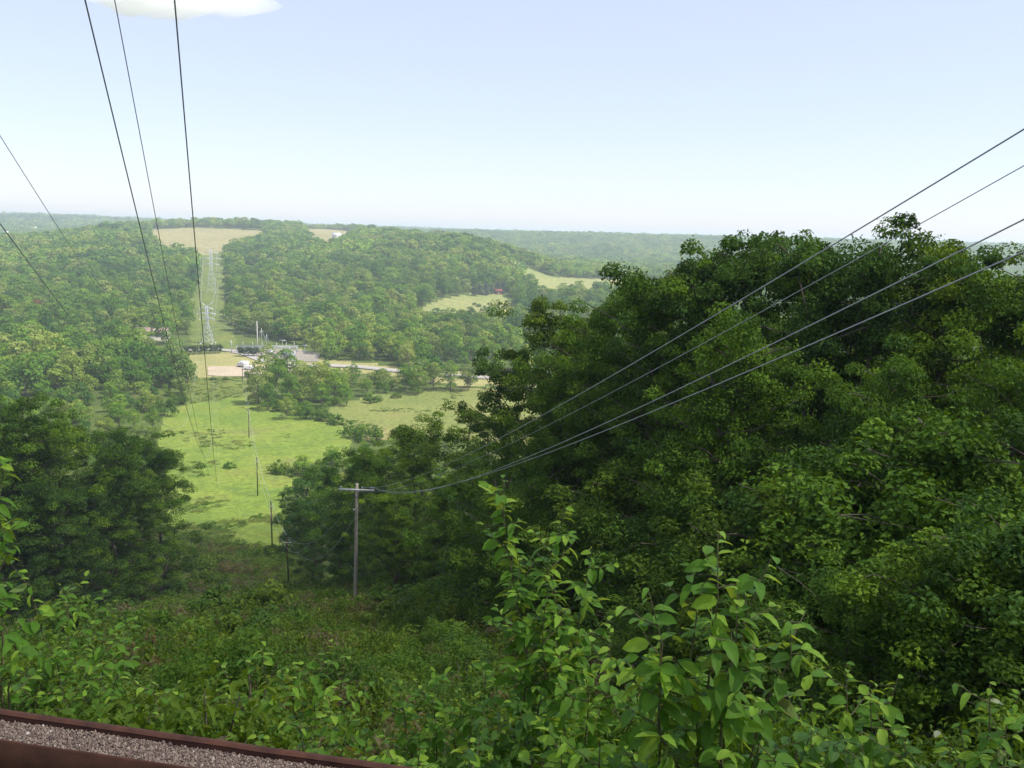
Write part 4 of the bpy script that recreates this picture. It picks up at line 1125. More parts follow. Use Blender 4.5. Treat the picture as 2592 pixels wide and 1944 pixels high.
# the pole at the other end of these cables, behind the camera
pb = np.array([7.0, -5.0, hz(7.0, -5)])
t = thing('utility_pole', 'wooden pole beside the road behind the camera carrying the four cables', 'utility pole', tuple(pb), 0, None)
MB().tube([(0, 0, -1), (0, 0, 9.0)], [.18, .13], 10).build('pole', M['weathered'], t, smooth=True)
MB().box((.6, -.21, 8.1), (2.4, .11, .16)).build('crossarm', M['palearm'], t)

# ------------------------------------------------------------------ lattice towers
def lattice_tower(p, Ht, bw, label, grp, tw=1.3, r=.13, arms=True, az=0.0, mat='steel'):
    t = thing('lattice_tower', label, 'pylon', tuple(p), az, grp)
    waist = Ht * .52; ww = tw
    def half(z): return (bw / 2 + (ww / 2 - bw / 2) * min(1, z / waist)) if z < waist else ww / 2
    top = Ht * .90
    for sx in (-1, 1):
        for sy in (-1, 1):
            mb = MB(); mb.tube([(sx * half(z), sy * half(z), z) for z in (-.5, waist, top)], [r, r * .8, r * .6], 4); mb.build('leg', M[mat], t)
    zs = np.concatenate([np.linspace(0, waist, 6), np.linspace(waist, top, 9)[1:]])
    mb = MB()
    for a, b in zip(zs[:-1], zs[1:]):
        ha, hb = half(a), half(b)
        for (x0, y0, x1, y1) in ((-1, -1, 1, -1), (1, -1, 1, 1), (1, 1, -1, 1), (-1, 1, -1, -1)):
            mb.bar((x0 * ha, y0 * ha, a), (x1 * hb, y1 * hb, b), r * .5); mb.bar((x1 * ha, y1 * ha, a), (x0 * hb, y0 * hb, b), r * .5)
            mb.bar((x0 * hb, y0 * hb, b), (x1 * hb, y1 * hb, b), r * .5)
    mb.build('bracing', M[mat], t)
    tips = {}
    for sgn in (-1, 1):
        for k_, (f, L) in enumerate(((.84, 3.6), (.72, 5.2), (.60, 4.2))):
            L *= Ht / 28; z = Ht * f; mb = MB()
            for yy in (-1, 1):
                mb.bar((sgn * ww / 2, yy * ww / 2, z), (sgn * (ww / 2 + L), 0, z + .1), r * .8)
                mb.bar((sgn * ww / 2, yy * ww / 2, z + .9), (sgn * (ww / 2 + L), 0, z + .15), r * .7)
                for q in (.35, .7): mb.bar((sgn * (ww / 2 + L * q), yy * ww / 2 * (1 - q), z + .03), (sgn * (ww / 2 + L * (q - .2)), yy * ww / 2 * (1 - q + .2), z + .9 * (1 - q + .2)), r * .5)
            arm = mb.build('crossarm', M[mat], t)
            mb = MB(); tip = (sgn * (ww / 2 + L), 0, z)
            mb.tube([(0, 0, 0)] + [(0, -.25 * q, -.1 * q) for q in range(1, 8)], [.05, .16, .07, .16, .07, .16, .07, .14], 6)
            mb.build('insulator', M['insul'], t, tip); tips[(sgn, k_)] = np.array(p) + np.array(tip) + [0, -1.7, -.7]
        mb = MB(); mb.bar((sgn * ww / 2, 0, top - .6), (sgn * 4.1 * Ht / 28, 0, Ht), r * .9); mb.bar((-sgn * ww / 2, 0, top), (sgn * 4.1 * Ht / 28, 0, Ht), r * .6)
        mb.build('peak_arm', M[mat], t); tips[(sgn, 3)] = np.array(p) + [sgn * 4.1 * Ht / 28, 0, Ht]
    for sx in (-1, 1):
        for sy in (-1, 1): MB().box((sx * bw / 2, sy * bw / 2, 0), (.9, .9, .8)).build('footing', M['concrete'], t)
    return tips
T1p = hit(208, 343.5); T1H = at(208, 302, math.hypot(T1p[0], T1p[1]))[2] - T1p[2]
TT1 = lattice_tower(T1p, T1H, 7.2, 'pale steel lattice tower with V-shaped top beside the substation', 'lattice towers of the high-voltage line', r=.17)
T2p = hit(212, 293); d2 = math.hypot(T2p[0], T2p[1]); T2H = at(212, 245, d2)[2] - T2p[2]
TT2 = lattice_tower(T2p, T2H, 8.8, 'tall faint lattice tower in the grassy cut line on the far hillside', 'lattice towers of the high-voltage line', tw=2.2, r=.13)
T3p = base(214, 1830); T3H = at(214, 216.5, 1830)[2] - T3p[2]
TT3 = lattice_tower(T3p, T3H, 6, 'tiny lattice tower on the skyline beyond the hilltop hay field', 'lattice towers of the high-voltage line', r=.3)

def big_wire(x0, b, z0, key, label, r):
    T = TT1[key]; y = np.concatenate([np.linspace(-30, 100, 90), np.linspace(104, T[1], 70)])
    m = (T[0] - x0) / T[1]; c = (T[2] - z0 + b * T[1]) / T[1] ** 2
    P = np.c_[x0 + m * y, y, z0 - b * y + c * y * y]
    P[:, 2] = np.maximum(P[:, 2], np.where(P[:, 1] > 60, H(P[:, 0], P[:, 1]) + 3.5, -1e9))
    wire_obj('transmission_line', P, r, label, 'high-voltage lines over the valley', n=8)
big_wire(-2.725, 0.466, 14, (1, 0), 'thick dark high-voltage line, leftmost of the three that meet the top of the sky', 0.019)
big_wire(-1.313, 0.455, 9, (1, 3), 'thinner pale high-voltage line, middle one of the three at the top of the sky', 0.008)
big_wire(-0.437, 0.469, 9, (1, 1), 'dark high-voltage line right of the other two, crossing the small cloud', 0.012)
big_wire(-5.163, 0.321, 9, (-1, 3), 'faint high-voltage line entering at the left edge in mid sky', 0.01)
big_wire(-5.991, 0.374, 9, (-1, 1), 'high-voltage line entering at the left edge on the horizon', 0.018)
kk = ['upper', 'middle', 'lower', 'earth']
for sgn in (-1, 1):
    for k_ in range(4):
        wire_obj('transmission_line', sagline(TT1[(sgn, k_)], TT2[(sgn, k_)], 6, 24), .03, f'pale {kk[k_]} line on the {"left" if sgn < 0 else "right"} arms between the two nearer lattice towers', 'lines between the lattice towers')

# ------------------------------------------------------------------ substation
def pt(px, row): return hit(px, row)
S0 = pt(237, 352); S1 = pt(297, 352.5)
sdir = (S1 - S0)[:2]; SL = float(np.linalg.norm(sdir)); saz = math.atan2(sdir[1], sdir[0])
dS = math.hypot(*S0[:2]); GH = at(237, 345.5, dS)[2] - S0[2]
t = thing('substation_frame', 'long grey steel gantry of the substation with upright bushings', 'substation', tuple(S0), saz)
for q in range(9):
    mb = MB(); mb.bar((SL * q / 8, -1.6, -.3), (SL * q / 8, -1.6, GH), .17); mb.bar((SL * q / 8, 1.6, -.3), (SL * q / 8, 1.6, GH), .17)
    mb.bar((SL * q / 8, -1.6, GH * .5), (SL * q / 8, 1.6, GH * .9), .08); mb.build('column', M['galv'], t)
for yy in (-1.6, 1.6):
    mb = MB(); mb.bar((-.5, yy, GH), (SL + .5, yy, GH), .16); mb.bar((-.5, yy, GH - 1.0), (SL + .5, yy, GH - 1.0), .13)
    for q in range(32): mb.bar((SL * q / 32, yy, GH - (q % 2)), (SL * (q + 1) / 32, yy, GH - ((q + 1) % 2)), .07)
    mb.build('beam', M['galv'], t)
for q, f in enumerate((.10, .26, .42, .66, .82, .96)):
    mb = MB(); mb.tube([(SL * f, 0, GH - 1), (SL * f, 0, GH + .5)] + [(SL * f, 0, GH + .5 + .3 * i) for i in range(1, 7)], [.12, .12, .24, .14, .26, .14, .24, .12], 8)
    mb.build('bushing', M['concrete'], t, smooth=True)
t = None
def cabinet(px, row, w, dp, h, mat, label, name='transformer', cat='transformer', fins=True):
    p = hit(px, row); t = thing(name, label, cat, tuple(p), saz)
    MB().box((0, 0, h / 2), (w, dp, h)).build('tank', M[mat], t)
    if fins:
        for q in range(6): MB().box((-w * .4 + w * .16 * q, -dp / 2 - .3, h * .5), (.12, .56, h * .7)).build('radiator', M[mat], t)
        for q in (-.3, 0, .3): MB().tube([(w * q, 0, h), (w * q, 0, h + .4), (w * q, 0, h + .8), (w * q, 0, h + 1.3)], [.1, .2, .12, .16], 8).build('bushing', M['insul'], t)
    else:
        MB().box((0, -dp / 2 - .03, h * .45), (w * .3, .06, h * .8)).build('door', M['galv'], t)
        MB().box((0, 0, h + .06), (w + .3, dp + .3, .12)).build('roof', M['tin'], t)
cabinet(252, 354, 3.4, 2.2, 2.8, 'galv', 'grey transformer under the left half of the gantry')
cabinet(271, 355, 3.2, 2.2, 2.6, 'galv', 'grey transformer under the middle of the gantry')
cabinet(289, 357, 7.5, 3.2, 2.9, 'galv', 'flat grey control building right of the gantry', 'control_building', 'building', False)
def steel_pole(px, row, top, r, mat, label, armw=0):
    p = hit(px, row); dd = math.hypot(*p[:2]); h = at(px, top, dd)[2] - p[2]
    t = thing('steel_pole', label, 'pole', tuple(p), saz, 'steel poles at the substation')
    MB().tube([(0, 0, -.5), (0, 0, h * .5), (0, 0, h)], [r, r * .8, r * .55], 10).build('shaft', M[mat], t, smooth=True)
    MB().box((0, 0, .1), (r * 4, r * 4, .3)).build('base_plate', M['galv'], t)
    if armw:
        MB().box((0, 0, h - .2), (armw, .5, .35)).build('crossarm', M['galv'], t)
    else:
        for q in (.45, .62, .8): MB().box((.7, 0, h * q), (1.4, .12, .12)).build('step_arm', M['galv'], t)
    return p, h
pm, hm_ = steel_pole(257.6, 352, 321, .34, 'concrete', 'tall white steel pole standing behind the gantry')
steel_pole(282.6, 356, 340, .22, 'weathered', 'brown pole with a flat crossbar in front of the gantry', 4.0)
steel_pole(231.5, 353, 340, .28, 'galv', 'grey pole at the left end of the substation', 0)
steel_pole(305, 355, 345, .2, 'galv', 'short grey pole beyond the right end of the gantry', 3.0)
for q, (a, b, c_, lb) in enumerate(((262, 351.5, 328, 'left'), (267, 351.5, 334, 'right'))):
    p = hit(a, b); dd = math.hypot(*p[:2]); h = at(a, c_, dd)[2] - p[2]
    t = thing('stayed_mast', f'thin {lb} stayed mast of the pair right of the white pole', 'mast', tuple(p), saz)
    MB().tube([(0, 0, -.3), (0, 0, h)], [.16, .1], 8).build('shaft', M['galv'], t)
    for sx in (-1, 1): MB().bar((0, 0, h * .95), (sx * h * .33, -1, 0), .06).build('stay', M['galv'], t)
mt = pm + [0, 0, hm_]
for k_ in range(3):
    wire_obj('transmission_line', sagline(TT1[(1, k_)], mt + [0, 0, -1 - 4.2 * k_], 1.5, 16), .06, f'pale {kk[k_]} line running from the lattice tower to the white steel pole', 'lines from lattice tower to white pole', 'galv')

# ------------------------------------------------------------------ vehicles
def truck(px, row, az, label, box=True, L=6.5, name='white_truck'):
    p = hit(px, row) + [0, 0, .3]; t = thing(name, label, 'truck' if box else 'van', tuple(p), az, 'white vehicles in the gravel yard')
    Wd = 2.3
    if box:
        MB().box((-L * .13, 0, 2.05), (L * .72, Wd, 2.5)).build('cargo_box', M['white'], t)
        V = [(L * .25, -1.05, .7), (L * .5, -1.05, .7), (L * .5, -1.05, 1.35), (L * .42, -1.0, 2.3), (L * .25, -1.0, 2.35)]
    else:
        V = [(-L * .5, -1.0, .5), (L * .5, -1.0, .5), (L * .5, -1.0, 1.15), (L * .33, -1.0, 1.35), (L * .2, -.9, 2.2), (-L * .48, -.9, 2.25)]
    n = len(V); V = np.array(V + [(x, -y, z) for x, y, z in V]); import bmesh
    bm = bmesh.new(); vs = [bm.verts.new(v) for v in V]
    bm.faces.new(vs[:n]); bm.faces.new(vs[n:][::-1])
    for i in range(n): bm.faces.new((vs[i], vs[n + i], vs[n + (i + 1) % n], vs[(i + 1) % n]))
    bmesh.ops.recalc_face_normals(bm, faces=bm.faces[:]); bmesh.ops.bevel(bm, geom=bm.edges[:], offset=.07, segments=2, affect='EDGES')
    me = bpy.data.meshes.new('cab'); bm.to_mesh(me); bm.free(); me.materials.append(M['white']); obj('cab' if box else 'body', me, t)
    MB().box((0, 0, .62), (L * .95, 1.9, .22)).build('chassis', M['tyre'], t)
    xw = L * .40 if box else L * .275
    for sy in (-1, 1): MB().box((xw - .1 if box else L * .12, sy * 1.03, 1.8), (.75, .04, .5)).build('side_window', M['glass'], t)
    wm = MB(); wm.box((0, 0, 0), (.05, 1.7, .72)); o = wm.build('windscreen', M['glass'], t, (L * .47 if box else L * .285, 0, 1.82)); o.rotation_euler = (0, R(-34 if not box else -24), 0)
    for sx in (-.3, .33):
        for sy in (-1, 1):
            MB().tube([(0, -.13, 0), (0, .13, 0)], .45, 16).build('wheel', M['tyre'], t, (L * sx, sy * .95, .45))
    for sy in (-.8, .8): MB().box((L * .5 + .02, sy, .95), (.06, .3, .2)).build('headlight', M['galv'], t)
truck(243, 367.5, R(170), 'white box truck parked at the top right corner of the gravel yard', True, 6.5)
truck(249.5, 370.3, R(-8), 'white van parked in front of the box truck on the gravel', False, 6.2, 'white_van')
truck(296, 368.5, R(75), 'white truck half hidden behind trees right of the yard', True, 6.5)
p = hit(275, 361); t = thing('orange_machine', 'small orange machine behind the trees at the substation', 'machine', tuple(p), .4)
MB().box((0, 0, .8), (2.2, 1.3, .9)).build('engine_hood', M['orange'], t); MB().box((-.6, 0, 1.7), (1.0, 1.2, 1.0)).build('cab', M['glass'], t)
for sx in (-.7, .7):
    for sy in (-.7, .7): MB().tube([(0, -.12, 0), (0, .12, 0)], .42, 12).build('wheel', M['tyre'], t, (sx, sy, .4))
MB().tube([(1.1, 0, .8), (1.9, 0, 2.0), (2.8, 0, .7)], .12, 6).build('boom', M['orange'], t)

# ------------------------------------------------------------------ buildings
def gable(name, label, p, L, Wd, h, rise, wall, roof, az, nwin=4, cat='house', wing=None, ridge_chim=False):
    t = thing(name, label, cat, tuple(p), az)
    mb = MB(); x, y = L / 2, Wd / 2
    mb.add([(-x, -y, -2), (x, -y, -2), (x, y, -2), (-x, y, -2), (-x, -y, h), (x, -y, h), (x, y, h), (-x, y, h), (-x, 0, h + rise), (x, 0, h + rise)],
           [(0, 1, 5, 4), (2, 3, 7, 6), (1, 2, 6, 5), (3, 0, 4, 7), (5, 6, 9), (7, 4, 8)])
    mb.build('wall', M[wall], t)
    o = .6; k_ = rise / y
    for sy in (-1, 1):
        mb = MB(); a = sy * (y + o); z0 = h - o * k_
        mb.add([(-x - o, a, z0 + .02), (x + o, a, z0 + .02), (x + o, 0, h + rise + .02), (-x - o, 0, h + rise + .02), (-x - o, a, z0 + .22), (x + o, a, z0 + .22), (x + o, 0, h + rise + .22), (-x - o, 0, h + rise + .22)],
               [(0, 1, 2, 3), (7, 6, 5, 4), (0, 4, 5, 1), (1, 5, 6, 2), (3, 2, 6, 7), (0, 3, 7, 4)] if sy < 0 else [(3, 2, 1, 0), (4, 5, 6, 7), (1, 5, 4, 0), (2, 6, 5, 1), (7, 6, 2, 3), (4, 7, 3, 0)])
        mb.build('roof', M[roof], t)
    for q in range(nwin):
        w = MB().box((-x + L * (q + .5) / nwin, -y - .03, h * .55), (1.3, .06, 1.2)).build('window', M['glass'], t)
        MB().box((-x + L * (q + .5) / nwin, -y - .08, h * .55 - .68), (1.5, .14, .1)).build('sill', M['white'], w)
    MB().box((-x + L * .5 / nwin + L / nwin * .5, -y - .03, 1.05), (1.0, .06, 2.1)).build('door', M['white' if wall == 'red' else 'darkpole'], t)
    if wing:
        wx, wl, ww_, wh, wr = wing; mb = MB(); yy0 = -y - wl
        mb.add([(wx - ww_ / 2, yy0, -2), (wx + ww_ / 2, yy0, -2), (wx + ww_ / 2, -y + .01, -2), (wx - ww_ / 2, -y + .01, -2), (wx - ww_ / 2, yy0, wh), (wx + ww_ / 2, yy0, wh), (wx + ww_ / 2, -y + .01, wh), (wx - ww_ / 2, -y + .01, wh), (wx, yy0, wh + wr), (wx, -y + .01, wh + wr)],
               [(0, 1, 5, 4), (1, 2, 6, 5), (3, 0, 4, 7), (4, 5, 8)]); mb.build('wing_wall', M[wall], t)
        for sx in (-1, 1):
            mb = MB(); xe = wx + sx * (ww_ / 2 + .5); ze = wh - .5 * wr / (ww_ / 2)
            mb.add([(xe, yy0 - .5, ze), (wx, yy0 - .5, wh + wr + .05), (wx, 0, wh + wr + .05), (xe, 0, ze), (xe, yy0 - .5, ze + .2), (wx, yy0 - .5, wh + wr + .25), (wx, 0, wh + wr + .25), (xe, 0, ze + .2)],
                   [(0, 1, 2, 3), (7, 6, 5, 4), (0, 4, 5, 1), (1, 5, 6, 2), (3, 2, 6, 7), (0, 3, 7, 4)]); mb.build('wing_roof', M[roof], t)
    if ridge_chim: MB().box((L * .2, .6, h + rise + .3), (.8, .8, 1.8)).build('chimney', M['roofb'], t)
    return t
gable('house', 'low house with a pinkish-brown hipped shingle roof among trees left of the lattice tower', HOUSE + [0, 0, .5], 20, 10, 4.2, 2.9, 'wallc', 'roofb', R(8), 5, wing=(-5.5, 4, 6, 3.8, 2.2), ridge_chim=True)
gable('farmhouse', 'small white farmhouse beside the hilltop hay field', FARM + [0, 0, .2], 15, 9, 5.5, 3, 'white', 'tin', R(-10), 4)
gable('barn', 'small dark red barn right of the blue-grey spruces', BARN1, 7, 6, 3.2, 2.0, 'red', 'red', R(12), 2, 'barn')
gable('barn', 'red barn with a pale patch, farther right beneath the pale pasture', BARN2, 10, 8, 5, 2.6, 'red', 'red', R(-15), 3, 'barn')
for a, b, lb in ((34, 232.5, 'tiny white house on the hill near the left edge'), (6, 237.5, 'tiny white house at the left edge below the blue ridge')):
    v = ray(a, b); p = hit(a, b)
    gable('white_house', lb, p + [0, 0, 6.0], 16, 10, 7, 3, 'white', 'tin', 0, 4)
# guard rail on the road
gr = thing('guard_rail', 'pale metal guard rail along the far road', 'guard rail')
idx = range(20, len(RP) - 60, 3)
k0 = np.array([[RP[i][0] - RS[i][0] * 4.6, RP[i][1] - RS[i][1] * 4.6] for i in idx]); k1 = np.array([[RP[i][0] + RS[i][0] * 4.6, RP[i][1] + RS[i][1] * 4.6] for i in idx])
sd = k0 if np.hypot(*k0.T).mean() < np.hypot(*k1.T).mean() else k1
P3 = np.c_[sd, H(sd[:, 0], sd[:, 1]) + 1.1]
MB().tube(P3, .17, 6).build('rail', M['concrete'], gr)
for q in range(0, len(P3), 3): MB().box(tuple(P3[q] - [0, 0, .55]), (.15, .15, 1.2)).build('post', M['weathered'], gr)

# ------------------------------------------------------------------ broad-leaved saplings close to the camera
def leaf_mesh(seed, mat, wid=.5, curl=.12, rows=7):
    rg = np.random.default_rng(seed); V = []; UV = []
    for i in range(rows + 1):
        t = i / rows
        w = wid / 2 * (math.sin(PI * t ** .85) ** .75) if 0 < t < 1 else 0.0
        w *= 1 + (.07 if i % 2 else -.05); bend = -curl * t * t * 2; z = bend
        for s_, f in ((-1, 1), (-.5, .5), (0, 0), (.5, .5), (1, 1)):
            V.append((s_ * w, t, z + abs(s_) * w * .38 - (.04 * math.sin(t * 18 + s_) * abs(s_) * .5)))
            UV.append((s_, t))
    F = [(i * 5 + j, i * 5 + j + 1, (i + 1) * 5 + j + 1, (i + 1) * 5 + j) for i in range(rows) for j in range(4)]
    return mesh_np('leaf', V, np.array(F), M[mat], smooth=True, uv=UV)
def leaf_mesh4(seed, mat, wid=.5, curl=.12, rows=5):
    V = []; UV = []
    for i in range(rows + 1):
        t = i / rows; w = wid / 2 * (math.sin(PI * t ** .85) ** .75) if 0 < t < 1 else 0.0
        w *= 1 + (.08 if i % 2 else -.05)
        for s_ in (-1, 0, 1):
            V.append((s_ * w, t, -curl * 2 * t * t + abs(s_) * w * .4)); UV.append((s_, t))
    F = [(i * 3 + j, i * 3 + j + 1, (i + 1) * 3 + j + 1, (i + 1) * 3 + j) for i in range(rows) for j in range(2)]
    return np.array(V), np.array(F), np.array(UV)
LEAVES = {k_: [leaf_mesh(i, k_, w, c_) for i, (w, c_) in enumerate(((.56, .14), (.50, .24), (.60, .06), (.44, .34)))] for k_ in ('leaf', 'leafyoung', 'leafpale', 'leafdark')}
LT = leaf_mesh4(0, 'leaf', .55, .12)

def frame(Dv, Nv):
    Dv = Dv / np.linalg.norm(Dv); S = np.cross(Dv, Nv); S /= np.linalg.norm(S) + 1e-9; Nn = np.cross(S, Dv)
    return S, Dv, Nn

def sapling(root, apex, label, group, leaf=.11, nobj=220, pale=0.0, matk='leaf', bright=.25, lat=11, stems_r=.011, name='sapling', lat_len=.42, gap=.031, seed=0, twig=None, droop=.55):
    rg = np.random.default_rng(1000 + seed); root = np.array(root, float)
    t = thing(name, label, 'sapling' if name == 'sapling' else 'shrub', tuple(root), 0, group)
    mbs = MB(); Ls = []
    def add_leaf(p, d, tipf):
        s_ = leaf * rg.uniform(.65, 1.2) * (1 - .45 * tipf ** 3)
        side = np.cross(d, [0, 0, 1]); side /= np.linalg.norm(side) + 1e-9
        sg = 1 if len(Ls) % 2 else -1
        dv = d * .55 + side * sg * rg.uniform(.5, 1.0) + np.array([0, 0, -droop + .5 * tipf]) * rg.uniform(.4, 1.3) + rg.normal(0, .18, 3)
        nv = np.array([0, 0, 1.0]) + rg.normal(0, .35, 3)
        kind = 'leafyoung' if rg.random() < bright * (.35 + 1.6 * tipf ** 2) else matk
        if rg.random() < pale: kind = 'leafpale'
        Ls.append((p, dv, nv, s_, kind))
    for ai, ap in enumerate(apex):
        ap = np.array(ap, float) - root; b0 = rg.normal(0, .05, 3); b0[2] = -.15
        P = curve3(b0, ap, 0.0, 9, rg, .012); L = np.linalg.norm(ap - b0)
        st = MB(); st.tube(P, np.linspace(stems_r, .0022, 9), 6, False); st.build('stem', M['twig'], t, smooth=True)
        tt = np.linspace(0, 1, 9)
        pos = lambda f: np.array([np.interp(f, tt, P[:, k_]) for k_ in range(3)])
        nl = lat; 
        for q in range(nl):
            f = .22 + .74 * (q + rg.uniform(0, .8)) / nl
            o = pos(f); a = q * 2.4 + rg.normal(0, .4) + ai; le = lat_len * (1.05 - .75 * f) * rg.uniform(.7, 1.25) + .06
            d = np.array([math.cos(a), math.sin(a), rg.uniform(.35, .8)]); d /= np.linalg.norm(d)
            e = o + d * le; Q = curve3(o, e, .05, 5, rg, .02)
            br = MB(); br.tube(Q, np.linspace(.004, .0015, 5), 4, False); br.build('branch', M['twig'], t)
            m = max(3, int(le / gap))
            for w_ in range(m):
                g_ = (w_ + .6) / m; p = np.array([np.interp(g_, np.linspace(0, 1, 5), Q[:, k_]) for k_ in range(3)])
                add_leaf(p, d, g_)
        d = unit(P[-1] - P[-2]); m = int(L * .45 / gap)
        for w_ in range(m):
            f = .55 + .45 * (w_ + 1) / m; a = w_ * 2.4
            dd = unit(d * .4 + np.array([math.cos(a), math.sin(a), 0]))
            add_leaf(pos(f), dd, max(0, (f - .7) / .3))
    # the leaves nearest the viewer become single objects
    Ls.sort(key=lambda l: np.linalg.norm(l[0] + root))
    single = Ls[:nobj]; rest_ = Ls[nobj:]
    for i, (p, dv, nv, s_, kind) in enumerate(single):
        S, Dv, Nn = frame(dv, nv)
        o = obj('leaf', LEAVES[kind][i % 4], t)
        o.matrix_local = Matrix(((S[0] * s_, Dv[0] * s_, Nn[0] * s_, p[0]), (S[1] * s_, Dv[1] * s_, Nn[1] * s_, p[1]), (S[2] * s_, Dv[2] * s_, Nn[2] * s_, p[2]), (0, 0, 0, 1)))
    for kind in ('leaf', 'leafyoung', 'leafpale', 'leafdark'):
        rr_ = [l for l in rest_ if l[4] == kind]
        if not rr_: continue
        V0, F0, U0 = LT; VV = []; FF = []; UU = []
        for i, (p, dv, nv, s_, _) in enumerate(rr_):
            S, Dv, Nn = frame(dv, nv); VV.append((V0[:, :1] * S + V0[:, 1:2] * Dv + V0[:, 2:3] * Nn) * s_ + p); FF.append(F0 + i * len(V0)); UU.append(U0)
        tag(obj('foliage', mesh_np('foliage', np.vstack(VV), np.vstack(FF), M[kind], smooth=True, uv=np.vstack(UU)), t), kind='stuff')
    return t

def sap(apx, **kw):
    ap = [at(*a) for a in apx]; m = np.mean(ap, axis=0)
    x_, y_ = m[0], m[1]; sapling((x_, y_, hz(x_, y_)), ap, **kw)
GS = 'broad-leaved saplings at the road edge'
sap([(503, 478, 5.2), (566, 508, 5.0), (592, 548, 5.2), (520, 556, 5.0), (548, 585, 4.9)], label='tall upright sapling with oval leaves and the highest tip, left of centre foreground', group=GS, leaf=.11, nobj=300, lat=21, seed=1, lat_len=.40)
sap([(718, 532, 3.7), (648, 588, 3.5), (772, 556, 3.6), (690, 566, 3.7), (738, 590, 3.5), (790, 622, 3.8), (660, 640, 3.4)], label='broad sapling with large ribbed oval leaves and bright yellow-green tips', group=GS, leaf=.122, nobj=300, lat=15, seed=2, lat_len=.30, bright=.36, gap=.045)
sap([(610, 632, 4.6), (585, 668, 4.3), (640, 676, 4.3), (560, 655, 4.6)], label='bushy sapling filling the gap between the two tall saplings', group=GS, leaf=.10, nobj=240, lat=11, seed=3, bright=.4)
sap([(846, 663, 4.3), (898, 678, 4.3), (812, 700, 4.3), (870, 700, 4.2)], label='small sapling with yellow-green tips right of the broad one', group=GS, leaf=.095, nobj=240, lat=10, seed=4, bright=.4)
sap([(990, 682, 4.5), (1022, 690, 4.5), (960, 725, 4.5)], label='sapling with a few white turned leaves in the lower right corner', group=GS, leaf=.09, nobj=220, lat=10, seed=5, pale=.06)
sap([(430, 662, 5.6), (398, 682, 5.6), (462, 690, 5.4), (486, 664, 5.4)], label='leafy sapling left of the tall upright one', group=GS, leaf=.10, nobj=260, lat=11, seed=6, bright=.35)
sap([(262, 634, 7.8), (330, 640, 7.4), (298, 664, 7.4), (225, 668, 8), (350, 680, 7)], label='spreading sapling with light leaves above the rusty steel edge', group=GS, leaf=.12, nobj=260, lat=11, seed=7, bright=.35, lat_len=.6, gap=.06)
sap([(560, 735, 3.5), (600, 742, 3.4), (530, 752, 3.6)], label='low sapling with bright leaves at the bottom centre', group=GS, leaf=.11, nobj=160, lat=7, seed=8, bright=.6, lat_len=.3)
sap([(390, 738, 4.3), (420, 745, 4.2), (360, 752, 4.4)], label='low sapling beside the right end of the rusty steel edge', group=GS, leaf=.10, nobj=180, lat=8, seed=9, bright=.35)
sap([(-30, 400, 6.3), (-14, 425, 6.2), (-6, 512, 6.0)], label='sapling reaching into the view at the left edge', group=GS, leaf=.105, nobj=160, lat=8, seed=10, bright=.15, lat_len=.2)
sap([(60, 585, 9.5), (112, 602, 10), (28, 572, 9), (130, 628, 9.2), (88, 645, 9), (10, 610, 9)], label='broad leafy shrub covering the lower left corner', group=GS, leaf=.14, nobj=280, lat=12, seed=11, lat_len=.8, gap=.08, name='shrub')
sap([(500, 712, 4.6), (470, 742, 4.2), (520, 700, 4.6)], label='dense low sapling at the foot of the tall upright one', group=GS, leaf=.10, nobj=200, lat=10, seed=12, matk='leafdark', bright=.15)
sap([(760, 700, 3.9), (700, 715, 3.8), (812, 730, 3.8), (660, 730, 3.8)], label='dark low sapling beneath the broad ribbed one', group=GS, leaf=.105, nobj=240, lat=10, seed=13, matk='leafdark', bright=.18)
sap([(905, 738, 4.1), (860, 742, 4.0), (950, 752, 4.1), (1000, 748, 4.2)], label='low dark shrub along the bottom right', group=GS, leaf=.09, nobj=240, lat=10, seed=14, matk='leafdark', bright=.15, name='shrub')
sap([(185, 690, 8.4), (150, 676, 9), (245, 706, 7.2), (215, 715, 7)], label='light green shrub just behind the gravel-filled channel', group=GS, leaf=.11, nobj=240, lat=10, seed=15, lat_len=.55, gap=.065, name='shrub', bright=.4)
sap([(60, 680, 8.5), (20, 668, 9), (100, 700, 8)], label='shrub behind the left end of the gravel-filled channel', group=GS, leaf=.11, nobj=180, lat=10, seed=16, lat_len=.55, gap=.065, name='shrub', bright=.3)
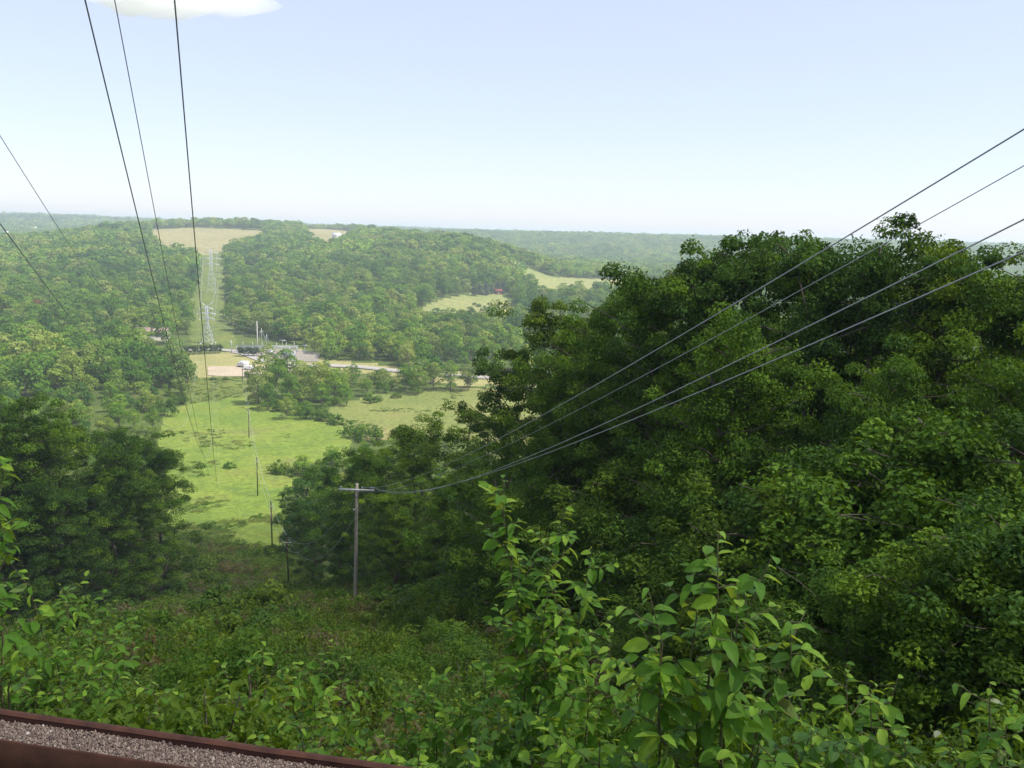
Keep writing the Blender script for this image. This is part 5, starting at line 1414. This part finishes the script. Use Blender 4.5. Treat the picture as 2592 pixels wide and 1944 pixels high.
sap([(300, 720, 5.8), (330, 735, 5.4), (270, 738, 5.6), (350, 715, 5.6)], label='low shrub touching the middle of the rusty steel edge', group=GS, leaf=.09, nobj=220, lat=10, seed=17, name='shrub', bright=.3)

# small dense shrubs that close the gaps under the saplings
GD = 'low shrubs at the edge of the road bank'
rb = np.random.default_rng(31)
rows = ((420, 745), (470, 720), (540, 700), (590, 715), (650, 700), (700, 690), (745, 720), (800, 690), (850, 725), (900, 725), (950, 745), (1005, 750), (620, 735), (560, 690), (500, 690), (1030, 740), (350, 730), (300, 710), (250, 735), (190, 725), (120, 705), (60, 705), (10, 690))
for q, (a, b) in enumerate(rows):
    dd = 6.2 if a > 380 else 9.0
    p = at(a, b, dd); g = hz(p[0], p[1]); hgt_ = max(.6, p[2] - g + .2)
    tree_things(BUSHN[q % 3], 'shrub', 'dense small-leaved shrub ' + ('under the saplings' if a > 380 else 'behind the rusty steel channel'), 'bush', (p[0], p[1], g - .05), rb.uniform(0, 6.28), (1.0, 1.0, hgt_ / 1.3), GD + (' right' if a > 380 else ' left'))
# ordinals for look-alikes, counted across the view
ORD = 'first second third fourth fifth sixth seventh eighth ninth tenth eleventh twelfth thirteenth fourteenth fifteenth sixteenth'.split()
bpy.context.view_layer.update()
by = {}
for o in bpy.data.objects:
    if o.parent is None and o.get('category') and o.get('group'): by.setdefault((o['group'], o['label']), []).append(o)
BANDS = {1: [''], 2: ['nearer row', 'farther row'], 3: ['nearest row', 'middle row', 'farthest row'], 4: ['nearest row', 'second row', 'third row', 'farthest row']}
for (g, l), os_ in by.items():
    if len(os_) < 2: continue
    nb = min(4, (len(os_) + 15) // 16)
    os_.sort(key=lambda o: o.location.to_2d().length)
    for k in range(nb):
        part = sorted(os_[k * len(os_) // nb:(k + 1) * len(os_) // nb], key=lambda o: proj(np.array([o.location[:]]))[0][0])
        for i, o in enumerate(part):
            if i < 16: o['label'] = ' '.join(l.split()[:11]) + (', ' + BANDS[nb][k] if nb > 1 else '') + ', ' + ORD[i] + ' from left'
print("objects", len(bpy.data.objects))
